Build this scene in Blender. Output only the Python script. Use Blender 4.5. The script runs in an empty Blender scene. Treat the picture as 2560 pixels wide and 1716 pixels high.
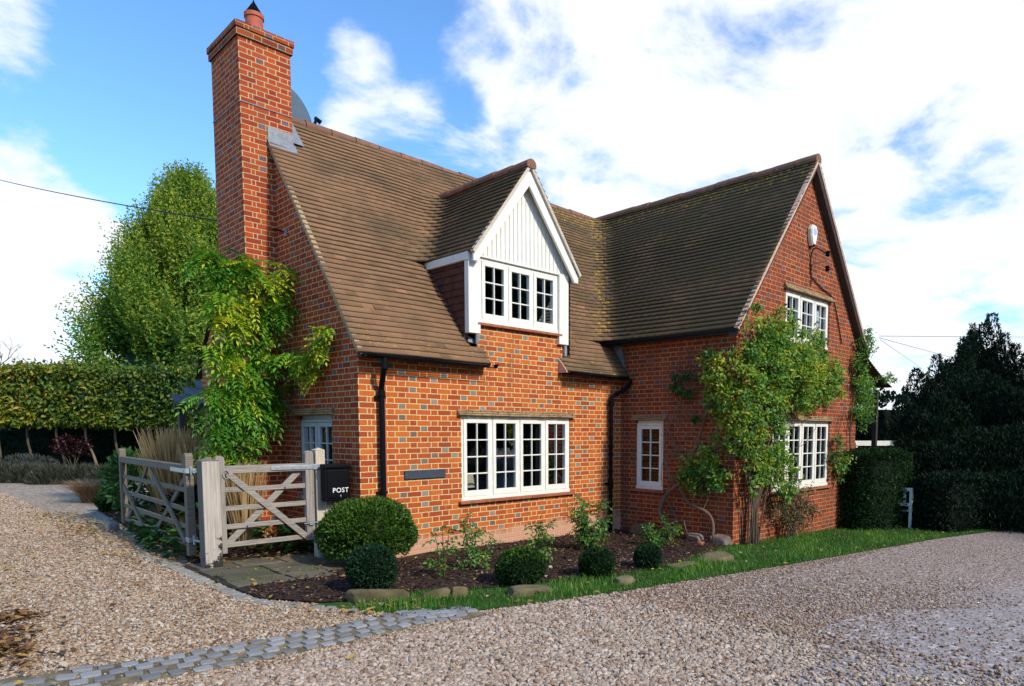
import bpy, bmesh, math, random
import numpy as np
from mathutils import Vector, Matrix
from mathutils.geometry import delaunay_2d_cdt
rng = np.random.default_rng(7)
random.seed(7)
C = bpy.context.scene.collection
scene = bpy.context.scene
R = math.radians

# ------------------------------------------------------------------ camera
CAM = Vector((-4.3703446, -8.23147916, 1.83280228))
yaw, pitch, roll = .8219, -.0782, .0041
f_px, cx, cy = 1713.49, 1493.18, 1210.15          # fitted to the photograph, 2560 x 1716
fwd = Vector((math.sin(yaw)*math.cos(pitch), math.cos(yaw)*math.cos(pitch), math.sin(pitch)))
rgt = Vector((math.cos(yaw), -math.sin(yaw), 0)); upv = rgt.cross(fwd)
r2 = math.cos(roll)*rgt+math.sin(roll)*upv; u2 = -math.sin(roll)*rgt+math.cos(roll)*upv
cam = bpy.data.cameras.new('camera'); camo = bpy.data.objects.new('camera', cam); C.objects.link(camo)
camo.matrix_world = Matrix(((r2.x, u2.x, -fwd.x, CAM.x), (r2.y, u2.y, -fwd.y, CAM.y), (r2.z, u2.z, -fwd.z, CAM.z), (0, 0, 0, 1)))
cam.sensor_width = 36; cam.sensor_fit = 'HORIZONTAL'
cam.lens = 36*f_px/2560
cam.shift_x = (1280-cx)/2560; cam.shift_y = (cy-858)/2560
cam.clip_start = .05; cam.clip_end = 5000
scene.camera = camo

# ------------------------------------------------------------------ light
SUN_AZ, SUN_EL = R(4.5), R(36)                      # azimuth measured from -Y towards +X
sd = Vector((math.sin(SUN_AZ)*math.cos(SUN_EL), -math.cos(SUN_AZ)*math.cos(SUN_EL), math.sin(SUN_EL)))
sun = bpy.data.lights.new('sun', 'SUN'); sun.energy = 3.9; sun.angle = R(3.0); sun.color = (1, .93, .81)
suno = bpy.data.objects.new('sun', sun); C.objects.link(suno)
suno.rotation_euler = sd.to_track_quat('Z', 'Y').to_euler(); suno.location = (0, 0, 30)

world = bpy.data.worlds.new('World'); scene.world = world; world.use_nodes = True
def pix_dir(u, v):                                 # direction of a photo pixel (display scale 2339 wide)
    u *= 1.0945; v *= 1.0945
    return (r2*((u-cx)/f_px) - u2*((v-cy)/f_px) + fwd).normalized()
def build_world():
    nt = world.node_tree; nt.nodes.clear(); N = nt.nodes.new; Lk = nt.links.new
    out = N('ShaderNodeOutputWorld'); bg = N('ShaderNodeBackground'); Lk(bg.outputs[0], out.inputs[0])
    bg.inputs[1].default_value = .12
    sky = N('ShaderNodeTexSky'); sky.sky_type = 'NISHITA'; sky.sun_disc = False
    sky.sun_elevation = SUN_EL; sky.sun_rotation = math.pi-SUN_AZ
    sky.air_density = 1.0; sky.dust_density = .6; sky.ozone_density = 2.0; sky.altitude = 50
    tc = N('ShaderNodeTexCoord')
    def math_(op, a, b=None, c=None, clamp=False):
        n = N('ShaderNodeMath'); n.operation = op; n.use_clamp = clamp
        for i, x in enumerate((a, b, c)):
            if x is None: continue
            if isinstance(x, (int, float)): n.inputs[i].default_value = x
            else: Lk(x, n.inputs[i])
        return n.outputs[0]
    sep = N('ShaderNodeSeparateXYZ'); Lk(tc.outputs['Generated'], sep.inputs[0])
    den = math_('ADD', math_('MAXIMUM', sep.outputs[2], 0.0), .22)
    comb = N('ShaderNodeCombineXYZ'); Lk(math_('DIVIDE', sep.outputs[0], den), comb.inputs[0]); Lk(math_('DIVIDE', sep.outputs[1], den), comb.inputs[1])
    def noise(scale, detail, rough, off, dist=0.0):
        mp = N('ShaderNodeMapping'); Lk(comb.outputs[0], mp.inputs[0]); mp.inputs[1].default_value = off
        n = N('ShaderNodeTexNoise'); Lk(mp.outputs[0], n.inputs['Vector']); n.inputs['Scale'].default_value = scale
        n.inputs['Detail'].default_value = detail; n.inputs['Roughness'].default_value = rough; n.inputs['Distortion'].default_value = dist
        return n.outputs[0]
    n1 = noise(2.6, 9, .60, (0, 0, 0), .3); n2 = noise(7.5, 6, .6, (5, 2, 1))
    cov = None
    blobs = [  # display x, y, radius, amount: how much cloud stands in each part of the sky
        (20, 60, 130, .9), (90, 560, 170, 1.0), (60, 720, 230, 1.0), (250, 640, 110, .6), (60, 390, 90, .4),
        (880, 300, 130, 1.0), (980, 350, 80, .7), (760, 290, 50, .3), (810, 90, 90, .28),
        (1330, 30, 260, .75), (1250, 240, 200, .75), (1500, 120, 240, .6), (1800, 150, 330, .8), (2150, 120, 330, .8),
        (1450, 400, 200, .8), (1750, 450, 260, .8), (2050, 420, 330, .8), (2200, 640, 260, .9), (1950, 700, 300, .8), (2500, 400, 200, .6), (1090, 390, 70, .5),
        (1150, 115, 60, -.7), (1640, 160, 80, -.5), (1260, 352, 70, -.75), (1080, 250, 60, -.5), (2290, 290, 110, -.42), (2290, 480, 60, -.2), (300, 280, 200, -.5), (560, 60, 250, -.5), (960, 150, 130, -.5), (330, 440, 80, -.5)]
    for (u, v, r, a) in blobs:
        d = pix_dir(u, v); s = r*1.0945/f_px*(d.dot(fwd))
        dp = N('ShaderNodeVectorMath'); dp.operation = 'DOT_PRODUCT'; Lk(tc.outputs['Generated'], dp.inputs[0]); dp.inputs[1].default_value = d
        e = math_('EXPONENT', math_('MULTIPLY', math_('SUBTRACT', dp.outputs['Value'], 1.0), 2.0/(s*s)*.9))
        t = math_('MULTIPLY', e, a)
        cov = t if cov is None else math_('ADD', cov, t)
    ncov = math_('ADD', math_('MINIMUM', cov, .66), math_('MULTIPLY', math_('SUBTRACT', n1, .5), 2.3))
    ncov = math_('ADD', ncov, math_('MULTIPLY', math_('SUBTRACT', n2, .5), .55))
    mr = N('ShaderNodeMapRange'); mr.interpolation_type = 'SMOOTHSTEP'; Lk(ncov, mr.inputs[0]); mr.inputs[1].default_value = .17; mr.inputs[2].default_value = .68
    shade = math_('ADD', math_('MULTIPLY', noise(3.4, 5, .5, (3, 7, 2)), .55), .72)
    cl = N('ShaderNodeMix'); cl.data_type = 'RGBA'
    Lk(math_('SUBTRACT', shade, .55, None, True), cl.inputs[0]); cl.inputs[6].default_value = (6.7, 7.4, 8.5, 1); cl.inputs[7].default_value = (9.2, 9.3, 9.4, 1)
    hs = N('ShaderNodeHueSaturation'); Lk(sky.outputs[0], hs.inputs['Color']); hs.inputs['Saturation'].default_value = 1.15; hs.inputs['Value'].default_value = SKY_VALUE
    tn = N('ShaderNodeMix'); tn.data_type = 'RGBA'; tn.blend_type = 'MULTIPLY'; tn.inputs[0].default_value = 1; Lk(hs.outputs[0], tn.inputs[6]); tn.inputs[7].default_value = (.95, 1.11, 1.24, 1)
    mx = N('ShaderNodeMix'); mx.data_type = 'RGBA'; Lk(mr.outputs[0], mx.inputs[0]); Lk(tn.outputs[2], mx.inputs[6]); Lk(cl.outputs[2], mx.inputs[7])
    Lk(mx.outputs[2], bg.inputs[0])
SKY_VALUE = 1.8
build_world()
scene.view_settings.view_transform = 'Standard'; scene.view_settings.look = 'None'
scene.view_settings.exposure = .12; scene.view_settings.gamma = 1
scene.render.engine = 'CYCLES'
scene.cycles.max_bounces = 6; scene.cycles.transparent_max_bounces = 12; scene.cycles.use_denoising = True
scene.cycles.caustics_reflective = False; scene.cycles.caustics_refractive = False

# ------------------------------------------------------------------ ground height
def gz(x, y):
    x = np.asarray(x, float); y = np.asarray(y, float)
    z = .15-.033*np.clip(x, -6, 14)
    dip = -.10*np.exp(-((x-.9)/1.1)**2)*np.exp(-((y+.2)/.7)**2)
    return z+dip
def gzf(x, y): return float(gz(x, y))

# ------------------------------------------------------------------ mesh helpers
def mesh_np(name, V, F, tint=None, uv=None, smooth=False, extra=None):
    """V (n,3); F (m,k) equal-sized faces, or a list of arrays with different k."""
    Fs = F if isinstance(F, list) else [F]
    Fs = [np.asarray(f, np.int32) for f in Fs if len(f)]
    me = bpy.data.meshes.new(name)
    V = np.asarray(V, np.float32); me.vertices.add(len(V)); me.vertices.foreach_set('co', V.ravel())
    nl = sum(f.size for f in Fs); nf = sum(len(f) for f in Fs)
    me.loops.add(nl); me.loops.foreach_set('vertex_index', np.concatenate([f.ravel() for f in Fs]))
    starts = []; tot = []; o = 0
    for f in Fs:
        k = f.shape[1]; starts.append(o+np.arange(len(f))*k); tot.append(np.full(len(f), k)); o += f.size
    me.polygons.add(nf); me.polygons.foreach_set('loop_start', np.concatenate(starts).astype(np.int32))
    try: me.polygons.foreach_set('loop_total', np.concatenate(tot).astype(np.int32))
    except Exception: pass
    if smooth: me.polygons.foreach_set('use_smooth', np.ones(nf, bool))
    me.update(calc_edges=True)
    for nm, arr in ([('tint', tint)] if tint is not None else [])+(extra or []):
        a = me.attributes.new(nm, 'FLOAT', 'FACE'); a.data.foreach_set('value', np.asarray(arr, np.float32))
    if uv is not None:
        l = me.uv_layers.new(name='UVMap'); l.data.foreach_set('uv', np.asarray(uv, np.float32).ravel())
    return me
def link(name, me, mat, parent=None, loc=None):
    o = bpy.data.objects.new(name, me); C.objects.link(o)
    if mat is not None: me.materials.append(mat)
    if parent is not None: o.parent = parent
    if loc is not None: o.location = loc
    return o
def thing(name, label, cat, loc=(0, 0, 0), group=None, rot=(0, 0, 0)):
    o = bpy.data.objects.new(name, None); C.objects.link(o); o.location = loc; o.rotation_euler = rot
    o.empty_display_size = .2; o['label'] = label; o['category'] = cat
    if group: o['group'] = group
    return o
def tag(o, label, cat, group=None):
    o['label'] = label; o['category'] = cat
    if group: o['group'] = group
    return o
def structure(o): o['kind'] = 'structure'; return o
def stuff(o, label=None, cat=None):
    o['kind'] = 'stuff'
    if label: o['label'] = label; o['category'] = cat
    return o

class MB:
    """collects boxes, bars, tubes and polygons into one mesh"""
    def __init__(s): s.v = []; s.f = []; s.uv = {}; s.t = []
    def add(s, V, F, t=0.5):
        o = len(s.v); s.v += [tuple(map(float, p)) for p in V]
        for f in F: s.f.append(tuple(o+i for i in f)); s.t.append(t)
    def box(s, c, d, M=None, t=.5):
        x, y, z = d[0]/2, d[1]/2, d[2]/2; c = Vector(c)
        P = [Vector((a*x, b*y, e*z)) for e in (-1, 1) for b in (-1, 1) for a in (-1, 1)]
        P = [(M @ p if M is not None else p)+c for p in P]
        s.add(P, [(0, 2, 3, 1), (4, 5, 7, 6), (0, 1, 5, 4), (2, 6, 7, 3), (0, 4, 6, 2), (1, 3, 7, 5)], t)
    def bar(s, a, b, w, h, up=(0, 0, 1), t=.5):
        a = Vector(a); b = Vector(b); d = (b-a); L = d.length; d.normalize(); u = Vector(up); sd_ = d.cross(u).normalized(); u = sd_.cross(d)
        M = Matrix((d, sd_, u)).transposed(); s.box((a+b)/2, (L, w, h), M, t)
    def tube(s, P, r, n=8, cap=True, t=.5):
        P = [Vector(p) for p in P]; r = r if isinstance(r, (list, tuple)) else [r]*len(P)
        rings = []; prev = None
        for i, p in enumerate(P):
            d = (P[min(i+1, len(P)-1)]-P[max(i-1, 0)]).normalized()
            if prev is None: prev = d.orthogonal().normalized()
            u = (prev-d*prev.dot(d)); u = u.normalized() if u.length > 1e-6 else d.orthogonal().normalized(); prev = u; w = d.cross(u)
            rings.append([p+(u*math.cos(q)+w*math.sin(q))*r[i] for q in [2*math.pi*k/n for k in range(n)]])
        V = [p for g in rings for p in g]; F = []
        for i in range(len(P)-1):
            for k in range(n): F.append((i*n+k, i*n+(k+1) % n, (i+1)*n+(k+1) % n, (i+1)*n+k))
        if cap: F.append(tuple(range(n))[::-1]); F.append(tuple((len(P)-1)*n+k for k in range(n)))
        s.add(V, F, t)
    def prism(s, poly, ext, t=.5):
        """poly: list of 3D points, ext: vector"""
        n = len(poly); e = Vector(ext); P = [Vector(p) for p in poly]+[Vector(p)+e for p in poly]
        s.add(P, [tuple(range(n))[::-1], tuple(range(n, 2*n))]+[(i, (i+1) % n, n+(i+1) % n, n+i) for i in range(n)], t)
    def build(s, name, mat, parent=None, loc=None, bevel=0, smooth=False, seg=2):
        me = bpy.data.meshes.new(name); me.from_pydata(s.v, [], s.f); me.update()
        a = me.attributes.new('tint', 'FLOAT', 'FACE'); a.data.foreach_set('value', np.asarray(s.t, np.float32))
        bm = bmesh.new(); bm.from_mesh(me); bmesh.ops.recalc_face_normals(bm, faces=bm.faces); bm.to_mesh(me); bm.free()
        if smooth:
            for p in me.polygons: p.use_smooth = True
        o = link(name, me, mat, parent, loc)
        if bevel:
            b = o.modifiers.new('bevel', 'BEVEL'); b.width = bevel; b.segments = seg; b.limit_method = 'ANGLE'; b.angle_limit = R(40)
        return o
def catmull(P, n=6):
    P = [Vector(p) for p in P]; out = []
    for i in range(len(P)-1):
        a, b, c, d = P[max(i-1, 0)], P[i], P[i+1], P[min(i+2, len(P)-1)]
        for k in range(n):
            t = k/n; out.append(.5*((2*b)+(c-a)*t+(2*a-5*b+4*c-d)*t*t+(3*b-a-3*c+d)*t**3))
    out.append(P[-1]); return out

# ------------------------------------------------------------------ materials
class NT:
    def __init__(s, name):
        s.m = bpy.data.materials.new(name); s.m.use_nodes = True; s.nt = s.m.node_tree; s.nt.nodes.clear()
        s.out = s.n('ShaderNodeOutputMaterial')
    def n(s, t, **kw):
        x = s.nt.nodes.new(t)
        for k, v in kw.items(): setattr(x, k, v)
        return x
    def l(s, a, b): s.nt.links.new(a, b)
    def setin(s, inp, x):
        if hasattr(x, 'is_output') or isinstance(x, bpy.types.NodeSocket): s.l(x, inp)
        elif x is not None: inp.default_value = x
    def math(s, op, a, b=None, c=None, clamp=False):
        n = s.n('ShaderNodeMath', operation=op, use_clamp=clamp)
        for i, x in enumerate((a, b, c)): 
            if x is not None: s.setin(n.inputs[i], x)
        return n.outputs[0]
    def mix(s, f, a, b, blend='MIX'):
        n = s.n('ShaderNodeMix', data_type='RGBA', blend_type=blend)
        s.setin(n.inputs[0], f); s.setin(n.inputs[6], (*a, 1) if isinstance(a, tuple) and len(a) == 3 else a); s.setin(n.inputs[7], (*b, 1) if isinstance(b, tuple) and len(b) == 3 else b)
        return n.outputs[2]
    def rng(s, x, a, b, c=0., d=1., smooth=True):
        n = s.n('ShaderNodeMapRange', interpolation_type='SMOOTHSTEP' if smooth else 'LINEAR'); s.setin(n.inputs[0], x)
        for i, q in enumerate((a, b, c, d)): s.setin(n.inputs[i+1], q)
        return n.outputs[0]
    def noise(s, scale, detail=3, rough=.5, vec=None, dist=0., out=0):
        n = s.n('ShaderNodeTexNoise'); n.inputs['Scale'].default_value = scale; n.inputs['Detail'].default_value = detail
        n.inputs['Roughness'].default_value = rough; n.inputs['Distortion'].default_value = dist
        s.l(vec if vec is not None else s.obj(), n.inputs['Vector']); return n.outputs[out]
    def obj(s):
        if not hasattr(s, '_o'): s._o = s.n('ShaderNodeTexCoord').outputs['Object']
        return s._o
    def geo(s):
        if not hasattr(s, '_g'): s._g = s.n('ShaderNodeNewGeometry').outputs['Position']
        return s._g
    def attr(s, name, typ='GEOMETRY'):
        n = s.n('ShaderNodeAttribute', attribute_name=name, attribute_type=typ); return n.outputs['Fac']
    def ramp(s, f, stops):
        n = s.n('ShaderNodeValToRGB'); cr = n.color_ramp
        while len(cr.elements) < len(stops): cr.elements.new(.5)
        for e, (p, c) in zip(cr.elements, stops): e.position = p; e.color = (*c, 1)
        s.setin(n.inputs[0], f); return n.outputs[0]
    def bump(s, h, strength=.5, dist=.01):
        n = s.n('ShaderNodeBump'); n.inputs['Strength'].default_value = strength; n.inputs['Distance'].default_value = dist; s.l(h, n.inputs['Height']); return n.outputs[0]
    def bsdf(s, col, rough=.8, bump=None, spec=.3, metal=0., **kw):
        p = s.n('ShaderNodeBsdfPrincipled'); s.setin(p.inputs['Base Color'], (*col, 1) if isinstance(col, tuple) and len(col) == 3 else col)
        s.setin(p.inputs['Roughness'], rough); p.inputs['Specular IOR Level'].default_value = spec; p.inputs['Metallic'].default_value = metal
        if bump is not None: s.l(bump, p.inputs['Normal'])
        s.p = p; return p.outputs[0]
    def done(s, sh): s.l(sh, s.out.inputs[0]); return s.m

def plain(name, col, rough=.6, var=.12, scale=30, spec=.3, metal=0., bump=.15):
    t = NT(name); n = t.noise(scale, 4, .6, t.geo()); n2 = t.noise(scale*.13, 3, .5, t.geo())
    f = t.math('ADD', t.math('MULTIPLY', n, .6), t.math('MULTIPLY', n2, .4))
    c = t.mix(t.rng(f, .3, .7), tuple(x*(1-var) for x in col), tuple(min(1, x*(1+var)) for x in col))
    return t.done(t.bsdf(c, rough, t.bump(n, bump, .003), spec, metal))

def brick_mat(name, base=(1, 1, 1), stain=0.0, dull=0.0, mcol=1.):
    t = NT(name); uv = t.n('ShaderNodeTexCoord').outputs['UV']
    sp = t.n('ShaderNodeSeparateXYZ'); t.l(uv, sp.inputs[0])
    wob = t.n('ShaderNodeSeparateXYZ'); t.l(t.noise(16, 2, .5, uv, out=1), wob.inputs[0])
    wob2 = t.n('ShaderNodeSeparateXYZ'); t.l(t.noise(1.1, 2, .5, uv, out=1), wob2.inputs[0])
    U = t.math('ADD', sp.outputs[0], t.math('MULTIPLY', t.math('SUBTRACT', wob.outputs[0], .5), .010))
    V = t.math('ADD', t.math('ADD', sp.outputs[1], t.math('MULTIPLY', t.math('SUBTRACT', wob.outputs[1], .5), .009)), t.math('MULTIPLY', t.math('SUBTRACT', wob2.outputs[1], .5), .012))
    rowf = t.math('DIVIDE', V, .075); row = t.math('FLOOR', rowf); fv = t.math('MULTIPLY', t.math('FRACT', rowf), .075)
    par = t.math('MODULO', t.math('ADD', row, 400), 2)
    uu = t.math('ADD', t.math('ADD', U, t.math('MULTIPLY', par, .16875)), 33.75)
    q = t.math('DIVIDE', uu, .3375); cell = t.math('FLOOR', q); tt = t.math('MULTIPLY', t.math('FRACT', q), .3375)
    # queen closer beside the quoin header
    corner = t.math('MULTIPLY', t.math('LESS_THAN', U, .16), par)
    corner = t.math('MULTIPLY', corner, t.math('GREATER_THAN', U, -.02))
    thr = t.math('SUBTRACT', .225, t.math('MULTIPLY', corner, -.05625))
    hd = t.math('GREATER_THAN', tt, thr)
    loc = t.math('SUBTRACT', tt, t.math('MULTIPLY', hd, thr))
    mw = .0125
    mort = t.math('MAXIMUM', t.rng(fv, mw+.003, mw-.003), t.rng(loc, mw+.003, mw-.003))
    idv = t.n('ShaderNodeCombineXYZ'); t.l(t.math('ADD', t.math('MULTIPLY', cell, 2), hd), idv.inputs[0]); t.l(row, idv.inputs[1])
    wn = t.n('ShaderNodeTexWhiteNoise', noise_dimensions='2D'); t.l(idv.outputs[0], wn.inputs['Vector'])
    wc = t.n('ShaderNodeSeparateColor'); t.l(wn.outputs['Color'], wc.inputs[0])
    col = t.ramp(wc.outputs[0], [(0, (.29, .042, .013)), (.3, (.42, .066, .013)), (.55, (.49, .092, .015)), (.8, (.55, .120, .020)), (1, (.35, .048, .015))])
    grain = t.noise(60, 4, .65, uv); col = t.mix(t.math('MULTIPLY', t.rng(grain, .35, .8), .35), col, (.20, .050, .022))
    patch = t.noise(9, 3, .6, uv); col = t.mix(t.math('MULTIPLY', t.rng(patch, .62, .8), .35), col, (.55, .30, .20))
    vit = t.math('MULTIPLY', t.math('MULTIPLY', hd, t.math('GREATER_THAN', wc.outputs[1], .79)), t.math('SUBTRACT', 1., corner))
    col = t.mix(vit, col, t.mix(wc.outputs[2], (.11, .085, .085), (.24, .19, .185)))
    big = t.noise(.7, 4, .55, uv); col = t.mix(t.math('MULTIPLY', t.rng(big, .35, .75), .25), col, (.36, .085, .028))
    mc = t.mix(t.noise(22, 3, .6, uv), (.56, .38, .16), (.74, .57, .31))
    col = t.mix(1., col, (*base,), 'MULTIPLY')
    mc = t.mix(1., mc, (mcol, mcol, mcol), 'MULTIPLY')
    streak = t.n('ShaderNodeMapping'); t.l(uv, streak.inputs[0]); streak.inputs['Scale'].default_value = (5, .5, 1)
    c = t.mix(mort, col, mc)
    c = t.mix(t.math('MULTIPLY', t.rng(t.noise(1, 5, .6, streak.outputs[0]), .50, .75), .40), c, (.16, .075, .040))
    if stain:   # white salts drawn up out of the ground
        edge = t.math('ADD', sp.outputs[1], t.math('MULTIPLY', t.math('SUBTRACT', t.noise(2.2, 4, .6, uv), .5), .34))
        c = t.mix(t.math('MULTIPLY', t.rng(edge, .40, .22), stain), c, (.56, .33, .22))
        g = t.noise(3.0, 4, .6, uv); c = t.mix(t.math('MULTIPLY', t.rng(g, .63, .85), .35), c, (.60, .40, .30))
    if dull:
        g = t.noise(2.5, 5, .6, uv); c = t.mix(t.math('MULTIPLY', t.rng(g, .35, .65), dull), c, (.13, .050, .030))
    h = t.math('ADD', t.math('MULTIPLY', mort, -1.), t.math('MULTIPLY', grain, .25))
    return t.done(t.bsdf(c, .88, t.bump(h, .7, .006), .2))

def roof_mat():
    t = NT('clay roof tile'); a = t.attr('tint'); z = t.attr('zone'); g = t.geo()
    lip = t.attr('lip'); col = t.ramp(a, [(0, (0.129, 0.068, 0.035)), (0.25, (0.185, 0.097, 0.049)), (0.6, (0.232, 0.122, 0.062)), (0.9, (0.275, 0.141, 0.07)), (0.97, (0.344, 0.144, 0.077)), (1, (0.387, 0.16, 0.087))])
    n = t.noise(24, 5, .65, g); col = t.mix(t.math('MULTIPLY', t.rng(n, .35, .75), .45), col, (.17, .115, .055))
    dark = t.noise(1.3, 5, .6, g)
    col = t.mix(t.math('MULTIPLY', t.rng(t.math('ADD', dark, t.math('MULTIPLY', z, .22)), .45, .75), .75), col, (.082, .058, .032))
    moss = t.noise(7, 5, .7, g); col = t.mix(t.math('MULTIPLY', t.rng(t.math('ADD', moss, t.math('MULTIPLY', z, .10)), .57, .70), .6), col, (.095, .085, .020))
    hl = t.noise(14, 4, .7, g); lz = t.attr('lichen')
    col = t.mix(t.rng(t.math('ADD', hl, t.math('MULTIPLY', lz, .24)), .70, .75), col, (.42, .25, .022))
    v = t.n('ShaderNodeTexVoronoi'); v.inputs['Scale'].default_value = 16; t.l(g, v.inputs['Vector'])
    sp = t.math('MULTIPLY', t.rng(v.outputs['Distance'], .16, .09), t.rng(t.noise(3, 2, .5, g), .5, .6))
    col = t.mix(t.math('MULTIPLY', sp, .75), col, (.38, .36, .30))
    col = t.mix(t.math('MULTIPLY', lip, .8), col, (.030, .024, .014))  # lip faces coloured dark: dirt, and the painted-in shadow line under each course
    return t.done(t.bsdf(col, .85, t.bump(n, .35, .006), .25))

def leaf_mat(name, stops, trans=.35, rough=.5, spec=.35):
    t = NT(name); c = t.ramp(t.attr('tint'), stops)
    p = t.bsdf(c, rough, None, spec)
    tr = t.n('ShaderNodeBsdfTranslucent'); t.l(t.mix(1., c, (1.25, 1.15, .55), 'MULTIPLY'), tr.inputs[0])
    m = t.n('ShaderNodeMixShader'); m.inputs[0].default_value = trans; t.l(p, m.inputs[1]); t.l(tr.outputs[0], m.inputs[2])
    return t.done(m.outputs[0])

def wood_mat(name, a, b, dark=(.05, .045, .03), grain_axis=(60, 60, 3)):
    t = NT(name); mp = t.n('ShaderNodeMapping'); t.l(t.obj(), mp.inputs[0]); mp.inputs['Scale'].default_value = grain_axis
    n = t.noise(1., 4, .6, mp.outputs[0]); n2 = t.noise(2.5, 4, .6, t.geo()); n3 = t.noise(9, 4, .7, t.geo())
    c = t.mix(t.rng(n, .3, .7), a, b); c = t.mix(t.math('MULTIPLY', t.rng(n2, .5, .8), .5), c, tuple(x*.55 for x in a))
    c = t.mix(t.math('MULTIPLY', t.rng(n3, .66, .74), .7), c, dark)
    return t.done(t.bsdf(c, .8, t.bump(n, .35, .004), .25))

def glass_mat():
    t = NT('window glass'); tr = t.n('ShaderNodeBsdfTransparent'); tr.inputs[0].default_value = (.80, .85, .86, 1)
    gl = t.n('ShaderNodeBsdfGlossy'); gl.inputs['Roughness'].default_value = .015
    w = t.noise(2.2, 2, .5, t.geo()); t.l(t.bump(w, .05, .02), gl.inputs['Normal'])
    fr = t.n('ShaderNodeFresnel'); fr.inputs[0].default_value = 1.5
    m = t.n('ShaderNodeMixShader'); t.l(fr.outputs[0], m.inputs[0]); t.l(tr.outputs[0], m.inputs[1]); t.l(gl.outputs[0], m.inputs[2])
    return t.done(m.outputs[0])
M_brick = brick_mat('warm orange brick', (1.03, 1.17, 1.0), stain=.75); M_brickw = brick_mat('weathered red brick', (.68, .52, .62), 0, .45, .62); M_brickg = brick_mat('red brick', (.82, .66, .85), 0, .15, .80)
M_roof = roof_mat(); M_glass = glass_mat()
M_white = plain('white paint', (.75, .72, .63), .45, .07, 8, .45, bump=.04)
M_cream = plain('pale lime mortar', (.52, .44, .34), .9, .25, 40)
M_pinkm = plain('verge undercloak', (.50, .33, .24), .9, .25, 30)
M_ridge = plain('ridge tile clay', (.24, .095, .055), .8, .45, 9)
M_tilered = plain('dark red hanging tile', (.10, .032, .020), .75, .4, 7)
M_black = plain('black painted metal', (.004, .0045, .006), .5, .2, 20, .10)
M_lead = plain('lead flashing', (.20, .21, .22), .5, .3, 12, .4)
M_lintel = plain('stone-brown tile creasing', (.30, .20, .10), .9, .45, 28, bump=.5)
M_sill = plain('red clay sill tile', (.30, .10, .05), .8, .3, 20)
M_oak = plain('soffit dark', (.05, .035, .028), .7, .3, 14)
M_terra = plain('terracotta', (.40, .10, .055), .75, .15, 12)
M_greenpipe = plain('grey painted frame', (.42, .46, .45), .45, .05, 8, .4)
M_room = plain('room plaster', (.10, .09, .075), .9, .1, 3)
M_slate = plain('slate grey', (.045, .055, .075), .55, .15, 20, .3)
M_zinc = plain('galvanised steel', (.42, .45, .48), .42, .2, 20, .5, .6)
M_wood = wood_mat('weathered oak', (.20, .17, .135), (.34, .30, .25), grain_axis=(4, 70, 70))
M_woodv = wood_mat('weathered oak upright', (.20, .17, .14), (.33, .29, .245))
M_woodd = wood_mat('green-grey old oak', (.11, .09, .065), (.22, .19, .14), grain_axis=(70, 4, 70))
M_woodp = wood_mat('pale sawn oak', (.44, .36, .26), (.60, .51, .39), dark=(.04, .035, .03))
M_bark = plain('bark', (.085, .060, .040), .9, .4, 20, bump=.6)
M_barkl = plain('pale vine bark', (.17, .115, .075), .9, .4, 25, bump=.5)
M_twig = plain('reddish twig', (.12, .05, .035), .9, .4, 25)
M_rock = plain('mossy sandstone', (.125, .100, .050), .95, .45, 6, bump=.8)
M_rockb = plain('old footing stone', (.16, .115, .09), .95, .4, 9, bump=.8)

# ------------------------------------------------------------------ ground surfaces
def in_poly(x, y, poly):
    x = np.asarray(x); y = np.asarray(y); c = np.zeros(x.shape, bool); n = len(poly)
    for i in range(n):
        x1, y1 = poly[i]; x2, y2 = poly[(i+1) % n]
        with np.errstate(divide='ignore', invalid='ignore'):
            c ^= ((y1 > y) != (y2 > y)) & (x < (x2-x1)*(y-y1)/(y2-y1+1e-12)+x1)
    return c
def sheet(name, poly, mat, lift=0., step=None, edge=None):
    """a ground sheet over a polygon, following the ground height"""
    P = [Vector((a, b)) for a, b in poly]
    n = len(P)
    xs = [p.x for p in P]; ys = [p.y for p in P]
    pts = list(P); E_ = [(i, (i+1) % n) for i in range(n)]
    if step:
        gx, gy = np.meshgrid(np.arange(min(xs)+step/2, max(xs), step), np.arange(min(ys)+step/2, max(ys), step))
        ok = in_poly(gx.ravel(), gy.ravel(), poly); pts += [Vector((a, b)) for a, b in zip(gx.ravel()[ok], gy.ravel()[ok])]
    r = delaunay_2d_cdt(pts, E_, [], 0, 1e-5)
    V2 = np.array([tuple(v) for v in r[0]]); F = [f for f in r[2]]
    cen = np.array([V2[list(f)].mean(0) for f in F]); ok = in_poly(cen[:, 0], cen[:, 1], poly)
    F = np.array([f for f, k in zip(F, ok) if k])
    V = np.column_stack([V2, gz(V2[:, 0], V2[:, 1])+lift])
    me = mesh_np(name, V, F, smooth=True); o = link(name, me, mat); structure(o); return o

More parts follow.
